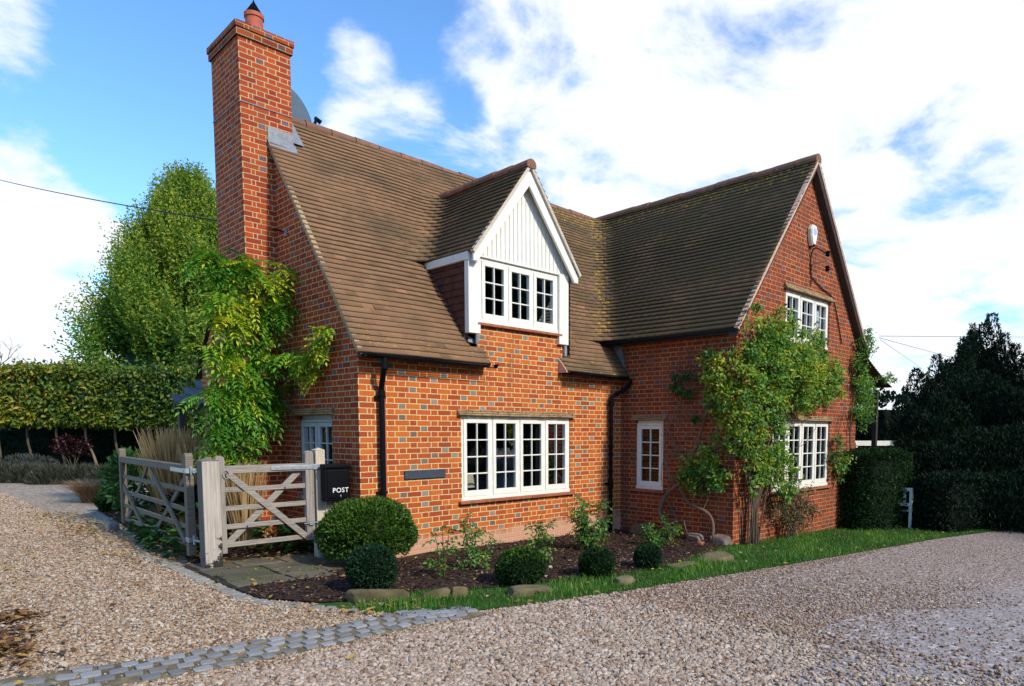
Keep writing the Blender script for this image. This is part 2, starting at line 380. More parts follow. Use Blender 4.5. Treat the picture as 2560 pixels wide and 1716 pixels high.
def gravel_mat(name, warm=True):
    t = NT(name); g = t.geo()
    def layer(sc):
        v = t.n('ShaderNodeTexVoronoi'); v.inputs['Scale'].default_value = sc; t.l(g, v.inputs['Vector'])
        s = t.n('ShaderNodeSeparateColor'); t.l(v.outputs['Color'], s.inputs[0]); return v.outputs['Distance'], s.outputs[0]
    d1, c1 = layer(34); d2, c2 = layer(19)
    sel = t.math('GREATER_THAN', c2, .72); c = t.mix(sel, c1, c2); 
    cf = t.n('ShaderNodeSeparateColor'); t.l(c, cf.inputs[0]); ci = cf.outputs[0]
    stops = [(0, (.13, .09, .055)), (.15, (.22, .145, .085)), (.4, (.32, .225, .135)), (.65, (.385, .295, .205)), (.85, (.42, .36, .28)), (1, (.49, .45, .40))]
    col = t.ramp(ci, stops)
    big = t.noise(.55, 4, .6, g); col = t.mix(t.math('MULTIPLY', t.rng(big, .35, .7), .35), col, (.37, .24, .13))
    # where the finer grey stones lie, east of the sett band
    sp = t.n('ShaderNodeSeparateXYZ'); t.l(g, sp.inputs[0])
    east = t.rng(t.math('ADD', t.math('ADD', sp.outputs[1], t.math('MULTIPLY', sp.outputs[0], -.09)), t.math('MULTIPLY', t.math('SUBTRACT', big, .5), 1.0)), -2.6, -3.6)
    grey = t.ramp(ci, [(0, (.11, .078, .062)), (.2, (.24, .165, .125)), (.5, (.35, .255, .205)), (.8, (.42, .34, .295)), (1, (.54, .49, .45))])
    col = t.mix(east, col, grey)
    # worn patch of bare grit
    wn = t.math('ADD', t.math('MULTIPLY', sp.outputs[0], .55), t.math('MULTIPLY', sp.outputs[1], -1.))
    grit = t.rng(t.math('ADD', t.math('ADD', t.math('MULTIPLY', sp.outputs[1], -1.), t.math('MULTIPLY', sp.outputs[0], -.09)), t.math('MULTIPLY', t.math('SUBTRACT', t.noise(.9, 5, .65, g), .5), 1.6)), 5.6, 6.2)
    grit = t.math('MULTIPLY', grit, t.rng(sp.outputs[0], -1.6, -.2))
    lane = t.math('MULTIPLY', t.rng(t.math('ADD', sp.outputs[0], t.math('MULTIPLY', t.math('SUBTRACT', big, .5), 3.)), 1.0, 5.0), t.rng(sp.outputs[1], -3.8, -4.6)); col = t.mix(t.math('MULTIPLY', lane, .55), col, (.34, .25, .205))
    gc = t.mix(t.noise(60, 3, .6, g), (.25, .215, .20), (.36, .325, .31))
    col = t.mix(t.math('MULTIPLY', grit, t.rng(ci, .93, .80)), col, gc)
    dd = t.mix(sel, d1, d2); h = t.math('MULTIPLY', dd, t.math('SUBTRACT', 1.15, grit))
    hh = t.n('ShaderNodeMath', operation='MULTIPLY'); t.l(h, hh.inputs[0]); hh.inputs[1].default_value = -1.
    col = t.mix(t.math('MULTIPLY', t.rng(dd, .45, .85), .6), col, (.15, .105, .07))
    return t.done(t.bsdf(col, .85, t.bump(hh.outputs[0], .9, .02), .25))
M_gravel = gravel_mat('gravel')
def earth_mat():
    t = NT('dark mulch soil'); g = t.geo(); n = t.noise(30, 5, .7, g); n2 = t.noise(2, 4, .6, g)
    c = t.mix(t.rng(n, .3, .75), (.020, .011, .008), (.085, .045, .028)); c = t.mix(t.math('MULTIPLY', t.rng(n2, .55, .75), .5), c, (.03, .035, .012))
    return t.done(t.bsdf(c, .9, t.bump(n, 1., .02), .2))
M_soil = earth_mat()
def turf_mat():
    t = NT('turf'); g = t.geo(); n = t.noise(18, 5, .7, g); n2 = t.noise(1.2, 4, .6, g)
    c = t.mix(t.rng(n, .3, .7), (.02, .06, .008), (.05, .12, .015)); c = t.mix(t.math('MULTIPLY', t.rng(n2, .5, .75), .5), c, (.06, .07, .02))
    return t.done(t.bsdf(c, .9, t.bump(n, 1., .02), .15))
M_turf = turf_mat()

# one ground sheet, out to the horizon
def ground():
    xs = np.concatenate([[-900, -300, -90, -40, -20], np.arange(-10, 16.1, .5), [20, 30, 60, 120, 300, 900]])
    ys = np.concatenate([[-900, -300, -90, -40, -20], np.arange(-10, 10.1, .5), [14, 20, 30, 40, 60, 120, 300, 900]])
    X, Y = np.meshgrid(xs, ys); Z = gz(X, Y)
    V = np.column_stack([X.ravel(), Y.ravel(), Z.ravel()]); nx = len(xs); ny = len(ys)
    i, j = np.meshgrid(np.arange(nx-1), np.arange(ny-1)); a = (j*nx+i).ravel(); F = np.column_stack([a, a+1, a+nx+1, a+nx])
    structure(link('ground', mesh_np('ground', V, F, smooth=True), M_gravel))
ground()
GRASS_EDGE = [(-1.25, -2.75), (-.89, -3.0), (-.64, -3.22), (-.22, -3.30), (.37, -3.43), (1.12, -3.55), (2.04, -3.63), (3.63, -3.82), (5.97, -4.02), (9.32, -4.30), (13.18, -4.9), (20, -6.2)]
BED = [(-1.87, -.95), (-1.87, -1.5), (-1.50, -2.10), (-1.15, -2.20), (-.74, -2.20), (-.02, -2.50), (1.02, -2.75), (1.81, -2.95), (3.02, -2.86), (4.24, -2.62), (5.2, -2.42), (5.2, .1), (-.2, .1), (-.35, -.35), (-1.0, -.80)]
TURF = GRASS_EDGE+[(20, 8), (9.8, 8), (9.8, -2.3), (5.2, -2.3), (4.24, -2.55), (3.02, -2.80), (1.81, -2.88), (1.02, -2.70), (-.02, -2.45), (-.74, -2.15), (-1.15, -2.14), (-1.50, -2.04), (-1.62, -2.1)]
structure(sheet('grass_verge', TURF, M_turf, .012, .5)); structure(sheet('planting_bed', BED, M_soil, .024, .3))
GARDEN_BED = [(-1.75, .9), (-1.62, 1.5), (-1.50, 4.5), (-1.35, 6.2), (-1.20, 8.4), (-.6, 9.0), (.2, 8.2), (.2, .55), (-1.5, .55)]
sheet('garden_border', GARDEN_BED, M_soil, .020, .4)
PAVE = [(-1.90, .75), (-1.88, -.95), (-1.0, -.80), (-.35, -.35), (-.2, .1), (.1, .1), (.1, .75)]
def flag_mat():
    t = NT('flagstone'); g = t.geo(); n = t.noise(3, 5, .65, g); n2 = t.noise(25, 4, .6, g)
    c = t.mix(t.attr('tint'), (.075, .062, .038), (.185, .145, .10)); c = t.mix(t.math('MULTIPLY', t.rng(n, .42, .7), .8), c, (.055, .06, .025))
    return t.done(t.bsdf(c, .85, t.bump(n2, .5, .006), .3))
sheet('mossy_joint_bed', PAVE, M_soil, .016, .3)
def flagstones():
    m = MB(); r = random.Random(3); y = -1.0; k = 0
    rows = [(-.92, -.55), (-.53, -.17), (-.15, .22), (.24, .72)]
    for (y0, y1) in rows:
        x = -1.86+r.uniform(0, .05)
        while x < .05:
            w = r.uniform(.42, .78); x1 = min(x+w, .08)
            cxm = (x+x1)/2; cym = (y0+y1)/2
            if in_poly(np.array([x1-.05]), np.array([y0+.05]), PAVE)[0] or in_poly(np.array([cxm]), np.array([cym]), PAVE)[0]:
                z = gzf(cxm, cym); tilt = [r.uniform(-.006, .006) for _ in range(4)]
                P = [(x+r.uniform(0, .02), y0+r.uniform(0, .02)), (x1-r.uniform(.01, .03), y0+r.uniform(0, .02)), (x1-r.uniform(.01, .03), y1-r.uniform(0, .02)), (x+r.uniform(0, .02), y1-r.uniform(0, .02))]
                P3 = [(a, b, gzf(a, b)+.034+q) for (a, b), q in zip(P, tilt)]
                m.prism(P3, (0, 0, -.06), r.random()**1.5)
            x = x1
    structure(m.build('paved_path', flag_mat(), bevel=.008))
flagstones()
def sett_mat():
    t = NT('granite sett'); g = t.geo(); n = t.noise(45, 4, .65, g); n2 = t.noise(7, 4, .6, g)
    c = t.mix(t.attr('tint'), (.155, .152, .148), (.32, .315, .305)); c = t.mix(t.math('MULTIPLY', t.rng(n, .4, .75), .35), c, (.12, .115, .105))
    c = t.mix(t.math('MULTIPLY', t.rng(n2, .55, .75), .45), c, (.17, .14, .08))
    return t.done(t.bsdf(c, .75, t.bump(n, .5, .005), .35))
M_sett = sett_mat()
def resample(P, step):
    P = catmull([(a, b, 0) for a, b in P], 12); out = [P[0]]; acc = 0
    for a, b in zip(P[:-1], P[1:]):
        d = (b-a).length
        while acc+d >= step:
            a = a+(b-a)*((step-acc)/d); d = (b-a).length; acc = 0; out.append(a)
        acc += d
    return out
def sett(m, x, y, ang, w, d, r, h=.04, top=.019):
    z = gzf(x, y); ca, sa = math.cos(ang), math.sin(ang)
    n = 12; P = []
    for k in range(n):
        q = 2*math.pi*(k+.5)/n; px = math.copysign(abs(math.cos(q))**.28, math.cos(q))*w/2*r.uniform(.90, 1.03); py = math.copysign(abs(math.sin(q))**.28, math.sin(q))*d/2*r.uniform(.88, 1.03)
        P.append((x+px*ca-py*sa, y+px*sa+py*ca))
    tl = (r.uniform(-.03, .03), r.uniform(-.03, .03)); zz = r.uniform(-.003, .006)
    P3 = [(a, b, z+top+zz+(a-x)*tl[0]+(b-y)*tl[1]) for a, b in P]; m.prism(P3, (0, 0, -h), r.random())
def setts():
    m = MB(); r = random.Random(5)
    sheet('sett_joint_bed', [(-4.8, -2.72), (-3.9, -2.70), (-2.85, -2.86), (-1.8, -2.84), (-1.28, -2.74), (-.62, -3.16), (-.5, -3.34), (-.8, -3.40), (-1.3, -3.34), (-1.8, -3.40), (-2.85, -3.42), (-3.9, -3.26), (-4.8, -3.36)], M_joint, .007, .3)
    mid = [(-4.6, -3.05), (-3.9, -2.98), (-3.40, -3.08), (-2.85, -3.14), (-2.35, -3.15), (-1.8, -3.12), (-1.3, -3.06), (-.98, -3.10), (-.62, -3.27)]
    pts = resample(mid, .140)
    for lane in range(4):
        for i in range(len(pts)-1):
            a, b = pts[i], pts[i+1]; d = (b-a).normalized(); nrm = Vector((-d.y, d.x, 0)); p = a.lerp(b, .5*(lane % 2)+.25)
            p = p+nrm*((lane-1.5)*.128)+Vector((r.uniform(-.012, .012), r.uniform(-.012, .012), 0))
            if r.random() < .02 or (lane == 3 and r.random() < .12): continue
            sett(m, p.x, p.y, math.atan2(d.y, d.x)+r.uniform(-.09, .09), .108*r.uniform(.85, 1.06), .088*r.uniform(.85, 1.1), r)
    # short extra rows that fan out at the corner of the bed
    for k in range(16):
        x = -1.15+k % 6*.105+r.uniform(-.02, .02); y = -2.83-.10*(k//6)-(k % 6)*.055
        sett(m, x, y, -.45+r.uniform(-.1, .1), .10, .085, r)
    structure(m.build('cobble_band', M_sett, bevel=.006))
    m = MB(); ed = [(-1.30, 8.2), (-1.52, 5.5), (-1.78, 2.9), (-1.96, 2.05), (-1.97, 1.18), (-1.95, .57), (-1.96, -.65), (-1.92, -1.54), (-1.56, -2.27), (-1.28, -2.70)]
    for a, b in zip(resample(ed, .125)[:-1], resample(ed, .125)[1:]):
        d = b-a
        if r.random() < .05: continue
        sett(m, a.x, a.y, math.atan2(d.y, d.x)+r.uniform(-.05, .05), .11*r.uniform(.85, 1), .135, r, top=.016)
    structure(m.build('kerb_edging', M_flag_edge, bevel=.012))
M_joint = plain('gritty mossy joint', (.17, .135, .075), .95, .5, 9, bump=.6)
M_flag_edge = plain('kerb stone', (.25, .235, .19), .85, .35, 9, bump=.4)
setts()

# ------------------------------------------------------------------ the house
house = thing('brick_cottage', 'orange brick cottage with steep tiled roofs, tall chimney and a white gabled dormer', 'house', (0, 0, 0))
def wall(name, outline, holes, origin, ud, nd, mat, reveal=.10, u0=0., parent=house, back=False):
    """flat wall sheet in the (u, z) plane with real openings; nd points outwards"""
    ud = Vector(ud); nd = Vector(nd); o = Vector(origin)
    pts = [Vector(p) for p in outline]; ed = [(i, (i+1) % len(pts)) for i in range(len(pts))]; polys = []
    for h in holes:
        k = len(pts); u_0, z0, u_1, z1 = h; hp = [(u_0, z0), (u_1, z0), (u_1, z1), (u_0, z1)]; pts += [Vector(p) for p in hp]; ed += [(k+i, k+(i+1) % 4) for i in range(4)]; polys.append(hp)
    r = delaunay_2d_cdt(pts, ed, [], 0, 1e-6); V2 = [Vector(v) for v in r[0]]
    F = []
    for f in r[2]:
        c = sum((V2[i] for i in f), Vector((0, 0)))/len(f)
        if in_poly(np.array([c.x]), np.array([c.y]), outline)[0] and not any(in_poly(np.array([c.x]), np.array([c.y]), h)[0] for h in polys): F.append(list(f))
    verts = [o+ud*v.x+Vector((0, 0, v.y)) for v in V2]; uvs = [(v.x+u0, v.y) for v in V2]
    flip = ud.cross(Vector((0, 0, 1))).dot(nd) < 0
    faces = [f[::-1] if flip else f for f in F]; fuv = [[uvs[i] for i in f] for f in faces]
    for hp in polys:
        for i in range(4):
            a, b = hp[i], hp[(i+1) % 4]; k = len(verts)
            for (q, dpt) in ((a, 0), (b, 0), (b, reveal), (a, reveal)): verts.append(o+ud*q[0]+Vector((0, 0, q[1]))-nd*dpt)
            if a[0] == b[0]: uu = [(a[0]+u0+.3375*5, a[1]), (a[0]+u0+.3375*5, b[1]), (a[0]+u0+.3375*5+reveal, b[1]), (a[0]+u0+.3375*5+reveal, a[1])]
            else: uu = [(a[0]+u0, a[1]), (b[0]+u0, a[1]), (b[0]+u0, a[1]+reveal), (a[0]+u0, a[1]+reveal)]
            faces.append([k, k+1, k+2, k+3]); fuv.append(uu)
    me = bpy.data.meshes.new(name); me.from_pydata([tuple(v) for v in verts], [], faces)
    l = me.uv_layers.new(name='UVMap'); i = 0
    for u in fuv:
        for q in u: l.data[i].uv = q; i += 1
    me.update(); return link(name, me, mat, parent)

ZR = 6.62; Y2 = 2.88; D = 5.76; XW0, XW1 = 5.12, 9.84; XWM = 7.48; YG = -2.39
def ym(z): return -.12+(z-2.885)*.786
def zm(y): return 2.885+(y+.12)/.786
def xw(z): return 7.47-(ZR-z)*.80
def zw(x): return ZR-(7.47-x)/.80
W_BIG = (1.585, .79, 3.805, 2.035); W_DORM = (1.92, 3.40, 3.50, 4.335)
front = [(0, -.4), (5.12, -.4), (5.12, 2.96), (3.64, 2.96), (3.64, 3.385), (1.87, 3.385), (1.87, 2.96), (0, 2.96)]
wall('wall', front, [W_BIG], (0, 0, 0), (1, 0, 0), (0, -1, 0), M_brick)
GW = (.74, .80, 1.83, 2.03)
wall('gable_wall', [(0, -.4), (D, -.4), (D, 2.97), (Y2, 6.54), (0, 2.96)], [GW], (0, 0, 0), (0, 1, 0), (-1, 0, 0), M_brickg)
SW = (.35, .79, .965, 2.01)
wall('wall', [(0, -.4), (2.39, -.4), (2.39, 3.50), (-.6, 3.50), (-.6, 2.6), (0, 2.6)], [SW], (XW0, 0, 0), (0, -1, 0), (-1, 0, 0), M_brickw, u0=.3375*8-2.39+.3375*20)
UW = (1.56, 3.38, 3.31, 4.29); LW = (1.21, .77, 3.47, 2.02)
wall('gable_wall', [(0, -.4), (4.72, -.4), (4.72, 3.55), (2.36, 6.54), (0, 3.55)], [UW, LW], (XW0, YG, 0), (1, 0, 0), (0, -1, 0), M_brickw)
wall('wall', [(0, -.4), (8.15, -.4), (8.15, 3.5), (0, 3.5)], [], (XW1, YG, 0), (0, 1, 0), (1, 0, 0), M_brickw)
wall('wall', [(0, -.4), (XW1, -.4), (XW1, 2.96), (0, 2.96)], [], (0, D, 0), (1, 0, 0), (0, 1, 0), M_brickg)
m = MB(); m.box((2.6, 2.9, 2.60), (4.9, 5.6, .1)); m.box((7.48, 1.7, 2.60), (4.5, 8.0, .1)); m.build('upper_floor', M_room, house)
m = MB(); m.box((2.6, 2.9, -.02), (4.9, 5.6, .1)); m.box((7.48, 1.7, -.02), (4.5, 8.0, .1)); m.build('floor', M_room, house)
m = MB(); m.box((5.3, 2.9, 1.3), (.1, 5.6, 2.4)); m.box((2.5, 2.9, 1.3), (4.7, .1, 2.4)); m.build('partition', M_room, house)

# tiles: every course is a path in plan at one height; valleys are swept round an arc
def seg_len(S): return sum((S[i+1]-S[i]).length for i in range(len(S)-1))
def seg_at(S, f):
    L = seg_len(S)*f; 
    for i in range(len(S)-1):
        d = (S[i+1]-S[i]).length
        if L <= d or i == len(S)-2: return S[i].lerp(S[i+1], L/d if d > 1e-9 else 0)
        L -= d
def fil(p0, c, p1, r):
    """corner c between p0 and p1 rounded: (line, arc, line)"""
    c = Vector(c); p0 = Vector(p0); p1 = Vector(p1); a = (p0-c); b = (p1-c); r = max(.02, min(r, a.length*.8, b.length*.8))
    A = c+a.normalized()*r; B = c+b.normalized()*r; arc = []
    for k in range(9):
        t = k/8; arc.append(A*(1-t)**2+c*2*t*(1-t)+B*t*t)
    return [p0, A], arc, [B, p1]
XD = 2.77; ZDR = 5.84
def xdl(z): return XD-(ZDR-z)*.735
def xdr(z): return XD+(ZDR-z)*.735
VF = -.20; WF = -2.55
def path_a(z):
    y = ym(z); x0 = -.08 if y < 2.36 else .29
    if z < 3.03: return 1, [[Vector((x0, y)), Vector((1.98, y))]]
    if z < 4.36: return 2+(x0 > 0), [[Vector((x0, y)), Vector((1.74, y))]]
    if z < ZDR-.02: return 4+(x0 > 0), list(fil((x0, y), (xdl(z), y), (xdl(z), VF), .34))
    return 6+(x0 > 0), list(fil((x0, y), (xw(z), y), (xw(z), WF), .45))
def path_b(z):
    y = ym(z)
    if z < 3.03: return 1, [[Vector((3.55, y)), Vector((5.11, y))]]
    if z < 3.42: return 2, [[Vector((3.80, y)), Vector((5.11, y))]]
    w = fil((3.80, y), (xw(z), y), (xw(z), WF), .45)
    if z < 4.36: return 3, list(w)
    if z < ZDR-.02:
        xa = xdr(z); d = fil((xa, VF), (xa, y), ((xa+xw(z))/2, y), .34); w = fil(((xa+xw(z))/2, y), (xw(z), y), (xw(z), WF), .45)
        return 4, [d[0], d[1], [d[2][0], w[0][1]], w[1], w[2]]
    return 0, []
DZ = .079
def tiles(pathf, z0, z1, out, tw=.165, thick=.024):
    V, F, T, Zn, Lc = out; k = 0; z = z0
    r = random.Random(int(z0*1000)+len(V))
    while z < z1-.02:
        ka, A = pathf(z); zt = min(z+DZ*1.02, z1+.03); kb, B = pathf(zt)
        if ka != kb:        # the course above has another layout: slope straight up from this one
            B = None
        for si, S in enumerate(A):
            L = seg_len(S); n = max(1, round(L/tw)); off = .5 if k % 2 else 0.
            br = sorted(set([0.]+[min(1., max(0., (i+off)/n)) for i in range(n+1)]+[1.]))
            br = [b for i, b in enumerate(br) if i == 0 or b-br[i-1] > 1e-4]
            for f0, f1 in zip(br[:-1], br[1:]):
                g = .0; f0 += g; f1 -= g
                if f1 <= f0: continue
                p = [seg_at(S, f0), seg_at(S, f1)]
                if B is not None: q = [seg_at(B[si], f0), seg_at(B[si], f1)]
                else:
                    tg = (p[1]-p[0]).normalized(); nn = Vector((-tg.y, tg.x))*((zt-z)*(.79 if abs(tg.x) > abs(tg.y)*.5 else .76)); q = [p[0]+nn, p[1]+nn]
                jz = r.uniform(-.002, .002)+.006*math.sin(p[0].x*1.7+z*3); jt = r.uniform(-.001, .0015)
                b3 = [Vector((a.x, a.y, z+jz)) for a in p]; t3 = [Vector((a.x, a.y, zt)) for a in q]
                wob = lambda q_: .010*math.sin(1.1*q_.x+.9*q_.y+2.1*q_.z)+.006*math.sin(2.9*q_.x-2.3*q_.z+1.7*q_.y)
                if r.random() < .004: b3 = [q_-Vector((0, 0, .022)) for q_ in b3]
                tan = b3[1]-b3[0]; upv_ = (t3[0]+t3[1]-b3[0]-b3[1]); nv = tan.cross(upv_).normalized()
                if nv.z < 0: nv = -nv
                h = thick
                dn = -(upv_.normalized())*.012
                vs = [b3[0]+dn-nv*.004, b3[1]+dn-nv*.004, b3[0]+dn+nv*h, b3[1]+dn+nv*h, t3[0]+nv*.002, t3[1]+nv*.002]
                o = len(V); V += [tuple(v+nv*wob(v)) for v in vs]
                F += [(o, o+1, o+3, o+2), (o+2, o+3, o+5, o+4)]; nf = 2
                if si == 0 and f0 < 1e-6: F.append((o, o+2, o+4, o+4)); nf += 1
                if si == len(A)-1 and f1 > 1-1e-6: F.append((o+1, o+5, o+3, o+3)); nf += 1
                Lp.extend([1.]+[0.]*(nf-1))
                tv = min(1, max(0, r.gauss(.5, .15))); tv = .985 if r.random() < .004 else tv*.92
                xm = (p[0].x+p[1].x)/2; ymid = (p[0].y+p[1].y)/2
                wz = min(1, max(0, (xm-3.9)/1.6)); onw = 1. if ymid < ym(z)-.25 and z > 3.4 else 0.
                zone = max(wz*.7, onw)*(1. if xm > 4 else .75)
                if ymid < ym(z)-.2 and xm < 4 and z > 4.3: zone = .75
                lich = 0.
                dv = abs(xm-xw(z))+abs(ymid-ym(z))
                if z > 3.5 and dv < .30 and xm > 4.2: lich = .95-dv*1.2
                if z > 6.2 and xm > 4.3: lich = max(lich, .62)
                if z < 3.05: lich = max(lich, .35)
                if abs(xm-xdl(z))+abs(ymid-ym(z)) < .4 and 4.3 < z < ZDR: lich = max(lich, .3)
                T += [tv]*nf; Zn += [zone]*nf; Lc += [lich]*nf
        z += DZ; k += 1
V, F, T, Zn, Lc, Lp = [], [], [], [], [], []; out = (V, F, T, Zn, Lc)
tiles(path_a, 2.80, ZR, out); tiles(path_b, 2.80, ZDR, out)
def path_wr(z): x = 7.47+(ZR-z)*.80; return 1, [[Vector((x, WF)), Vector((x, D))]]
tiles(path_wr, 3.40, ZR, out, tw=.33)
V = np.array(V); F = np.array(F)
quads = F[F[:, 2] != F[:, 3]]; tris = F[F[:, 2] == F[:, 3]][:, :3]
sel = F[:, 2] != F[:, 3]; order = np.concatenate([np.where(sel)[0], np.where(~sel)[0]])
me = mesh_np('roof', V, [quads, tris], tint=np.array(T)[order], extra=[('zone', np.array(Zn)[order]), ('lichen', np.array(Lc)[order]), ('lip', np.array(Lp)[order])])
roof = link('roof', me, M_roof, house)
# boarding under the tiles and the plain slope at the back
m = MB(); e = .03
def lo(x, y, z): return (x, y, z-e)
xa = -.06
m.add([lo(xa, ym(2.80), 2.80), lo(1.96, ym(2.80), 2.80), lo(1.96, ym(3.03), 3.03), lo(xa, ym(3.03), 3.03)], [(0, 1, 2, 3)])
m.add([lo(3.57, ym(2.80), 2.80), lo(5.10, ym(2.80), 2.80), lo(5.10, ym(3.42), 3.42), lo(3.82, ym(3.42), 3.42), lo(3.57, ym(3.03), 3.03)], [(0, 1, 2, 3, 4)])
m.add([lo(xa, ym(3.03), 3.03), lo(1.75, ym(3.03), 3.03), lo(1.75, ym(4.36), 4.36), lo(XD, ym(ZDR), ZDR), lo(xw(ZR), Y2, ZR), lo(.29, Y2, ZR), lo(.29, 2.34, zm(2.34)), lo(xa, 2.34, zm(2.34))], [tuple(range(8))])
m.add([lo(3.80, ym(3.03), 3.03), lo(3.80, ym(4.36), 4.36), lo(XD, ym(ZDR), ZDR), lo(xw(ZR), Y2, ZR), lo(xw(3.42), ym(3.42), 3.42)], [(0, 4, 3, 2, 1)])
m.add([lo(xw(3.42), ym(3.42), 3.42), lo(xw(3.42), WF+.02, 3.42), lo(7.47, WF+.02, ZR), lo(7.47, Y2, ZR)], [(0, 1, 2, 3)])
m.add([lo(7.47, WF+.02, ZR), lo(10.02, WF+.02, 3.43), lo(10.02, D, 3.43), lo(7.47, D, ZR)], [(0, 1, 2, 3)])
m.add([lo(XD, VF+.02, ZDR), lo(1.72, VF+.02, 4.38), lo(1.72, ym(4.38), 4.38), lo(XD, ym(ZDR), ZDR)], [(0, 1, 2, 3)])
m.add([lo(XD, VF+.02, ZDR), lo(3.82, VF+.02, 4.38), lo(3.82, ym(4.38), 4.38), lo(XD, ym(ZDR), ZDR)], [(0, 3, 2, 1)])
m.add([(xa, D+.2, 2.75), (7.4, D+.2, 2.75), (7.4, Y2, ZR), (xa, Y2, ZR)], [(0, 1, 2, 3)])
m.build('roof_boarding', M_oak, house)

def ridge(P0, P1, r=.10, seg=.43, tilt=.012, end=False):
    m = MB(); P0 = Vector(P0); P1 = Vector(P1); L = (P1-P0).length; d = (P1-P0).normalized(); side = d.cross(Vector((0, 0, 1))).normalized(); n = max(1, round(L/seg)); rr = random.Random(int(L*100))
    for i in range(n):
        a = P0+d*(L*i/n); b = P0+d*(L*(i+1)/n-.010); j = rr.uniform(-.010, .010); k = 9; V = []
        for q, pt, ra in ((0, a, r+.003), (1, b, r-.002)):
            for w in range(k):
                an = -.12*math.pi+1.24*math.pi*w/(k-1); V.append(pt+side*math.cos(an)*ra*1.02+Vector((0, 0, math.sin(an)*ra-.035+j)))
            V.append(pt+Vector((0, 0, -.09)))
        F = [(w, w+1, 10+w+1, 10+w) for w in range(9)]+[tuple(range(10))[::-1], tuple(range(10, 20))]
        m.add(V, F, rr.random())
    o = m.build('ridge', M_ridge2, roof)
    return o
def ridge_mat():
    t = NT('ridge tile'); g = t.geo(); n = t.noise(9, 5, .7, g); n2 = t.noise(26, 4, .6, g)
    c = t.mix(t.attr('tint'), (.20, .085, .052), (.30, .125, .075)); c = t.mix(t.math('MULTIPLY', t.rng(n, .38, .62), .85), c, (.125, .095, .060))
    c = t.mix(t.rng(n2, .68, .74), c, (.42, .39, .33)); return t.done(t.bsdf(c, .85, t.bump(n2, .4, .004), .2))
M_ridge2 = ridge_mat()
ridge((.29, Y2, ZR+.02), (7.45, Y2, ZR+.02)); ridge((XWM-.01, WF, ZR+.03), (XWM-.01, Y2+.05, ZR+.02)); ridge((XD, VF-.02, ZDR+.02), (XD, ym(ZDR)+.03, ZDR+.02), r=.09)
# mortar verges
def strip(P, w, h, mat, name, parent, up=(0, 0, 1)):
    m = MB()
    for a, b in zip(P[:-1], P[1:]): m.bar(a, b, w, h, up)
    return m.build(name, mat, parent)
M_wverge = wood_mat('verge mortar', (.27, .19, .10), (.42, .31, .18))
strip([(-.045, ym(2.84), 2.80), (-.045, 2.34, zm(2.34)-.03)], .065, .055, M_wverge, 'verge', roof)
for sgn in (-1, 1):
    xe = 7.47+sgn*(ZR-3.42)*.80
    strip([(7.47, WF+.035, ZR-.015), (xe, WF+.035, 3.42-.02)], .07, .055, M_pinkm, 'verge', roof)
m = MB()
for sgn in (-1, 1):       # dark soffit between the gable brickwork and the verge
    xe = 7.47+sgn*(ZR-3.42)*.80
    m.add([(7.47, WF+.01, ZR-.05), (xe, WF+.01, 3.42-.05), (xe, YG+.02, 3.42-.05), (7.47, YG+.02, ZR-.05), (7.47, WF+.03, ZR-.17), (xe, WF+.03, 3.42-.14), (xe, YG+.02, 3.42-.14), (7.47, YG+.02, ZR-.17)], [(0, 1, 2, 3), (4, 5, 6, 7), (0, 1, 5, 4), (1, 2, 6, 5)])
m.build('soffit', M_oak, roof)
for sgn in (-1, 1):
    strip([(XD, VF+.03, ZDR-.015), (XD+sgn*(ZDR-4.37)*.735, VF+.03, 4.35)], .07, .045, M_cream, 'verge', roof)

# chimney
m = MB()
CH = (-.44, .29, 2.347, 3.41)
def uvbox(name, x0, x1, y0, y1, z0, z1, mat, parent):
    V = [(x0, y0, z0), (x1, y0, z0), (x1, y1, z0), (x0, y1, z0), (x0, y0, z1), (x1, y0, z1), (x1, y1, z1), (x0, y1, z1)]
    F = [(0, 1, 5, 4), (1, 2, 6, 5), (2, 3, 7, 6), (3, 0, 4, 7), (4, 5, 6, 7)]
    w, d = x1-x0, y1-y0
    UV = [[(0, z0), (w, z0), (w, z1), (0, z1)], [(0, z0), (d, z0), (d, z1), (0, z1)], [(0, z0), (w, z0), (w, z1), (0, z1)], [(d, z0), (0, z0), (0, z1), (d, z1)], [(0, 0), (w, 0), (w, d), (0, d)]]
    me = bpy.data.meshes.new(name); me.from_pydata(V, [], F); l = me.uv_layers.new(name='UVMap'); i = 0
    for u in UV:
        for q in u: l.data[i].uv = q; i += 1
    return link(name, me, mat, parent)
chim = uvbox('chimney', *CH, -.3, 7.36, M_brickg, house)
uvbox('chimney_cap', CH[0]-.03, CH[1]+.03, CH[2]-.03, CH[3]+.03, 7.35, 7.45, M_brickw, chim); uvbox('chimney_cap', CH[0]-.045, CH[1]+.045, CH[2]-.045, CH[3]+.045, 7.452, 7.535, M_brickw, chim)
m = MB(); m.tube([(0, 2.88, 7.5), (0, 2.88, 7.94), (0, 2.88, 7.945), (0, 2.88, 8.0)], [.125, .122, .138, .138], 24); m.build('chimney_pot', M_terra, chim, smooth=False)
m = MB()
for k in range(24):
    q = 2*math.pi*k/24; m.tube([(.125*math.cos(q), 2.88+.125*math.sin(q), 7.99), (.012*math.cos(q), 2.88+.012*math.sin(q), 8.17)], .009, 5)
m.tube([(0, 2.88, 8.15), (0, 2.88, 8.21)], [.025, .008], 8); m.build('cowl', M_black, chim)
m = MB(); m.box((-.075, 2.34, 6.46), (.73, .012, .012)); m.box((-.446, 2.88, 6.46), (.012, 1.06, .012)); m.build('lead_line', M_lead, chim)
m = MB()     # lead flashing where stack meets tiles
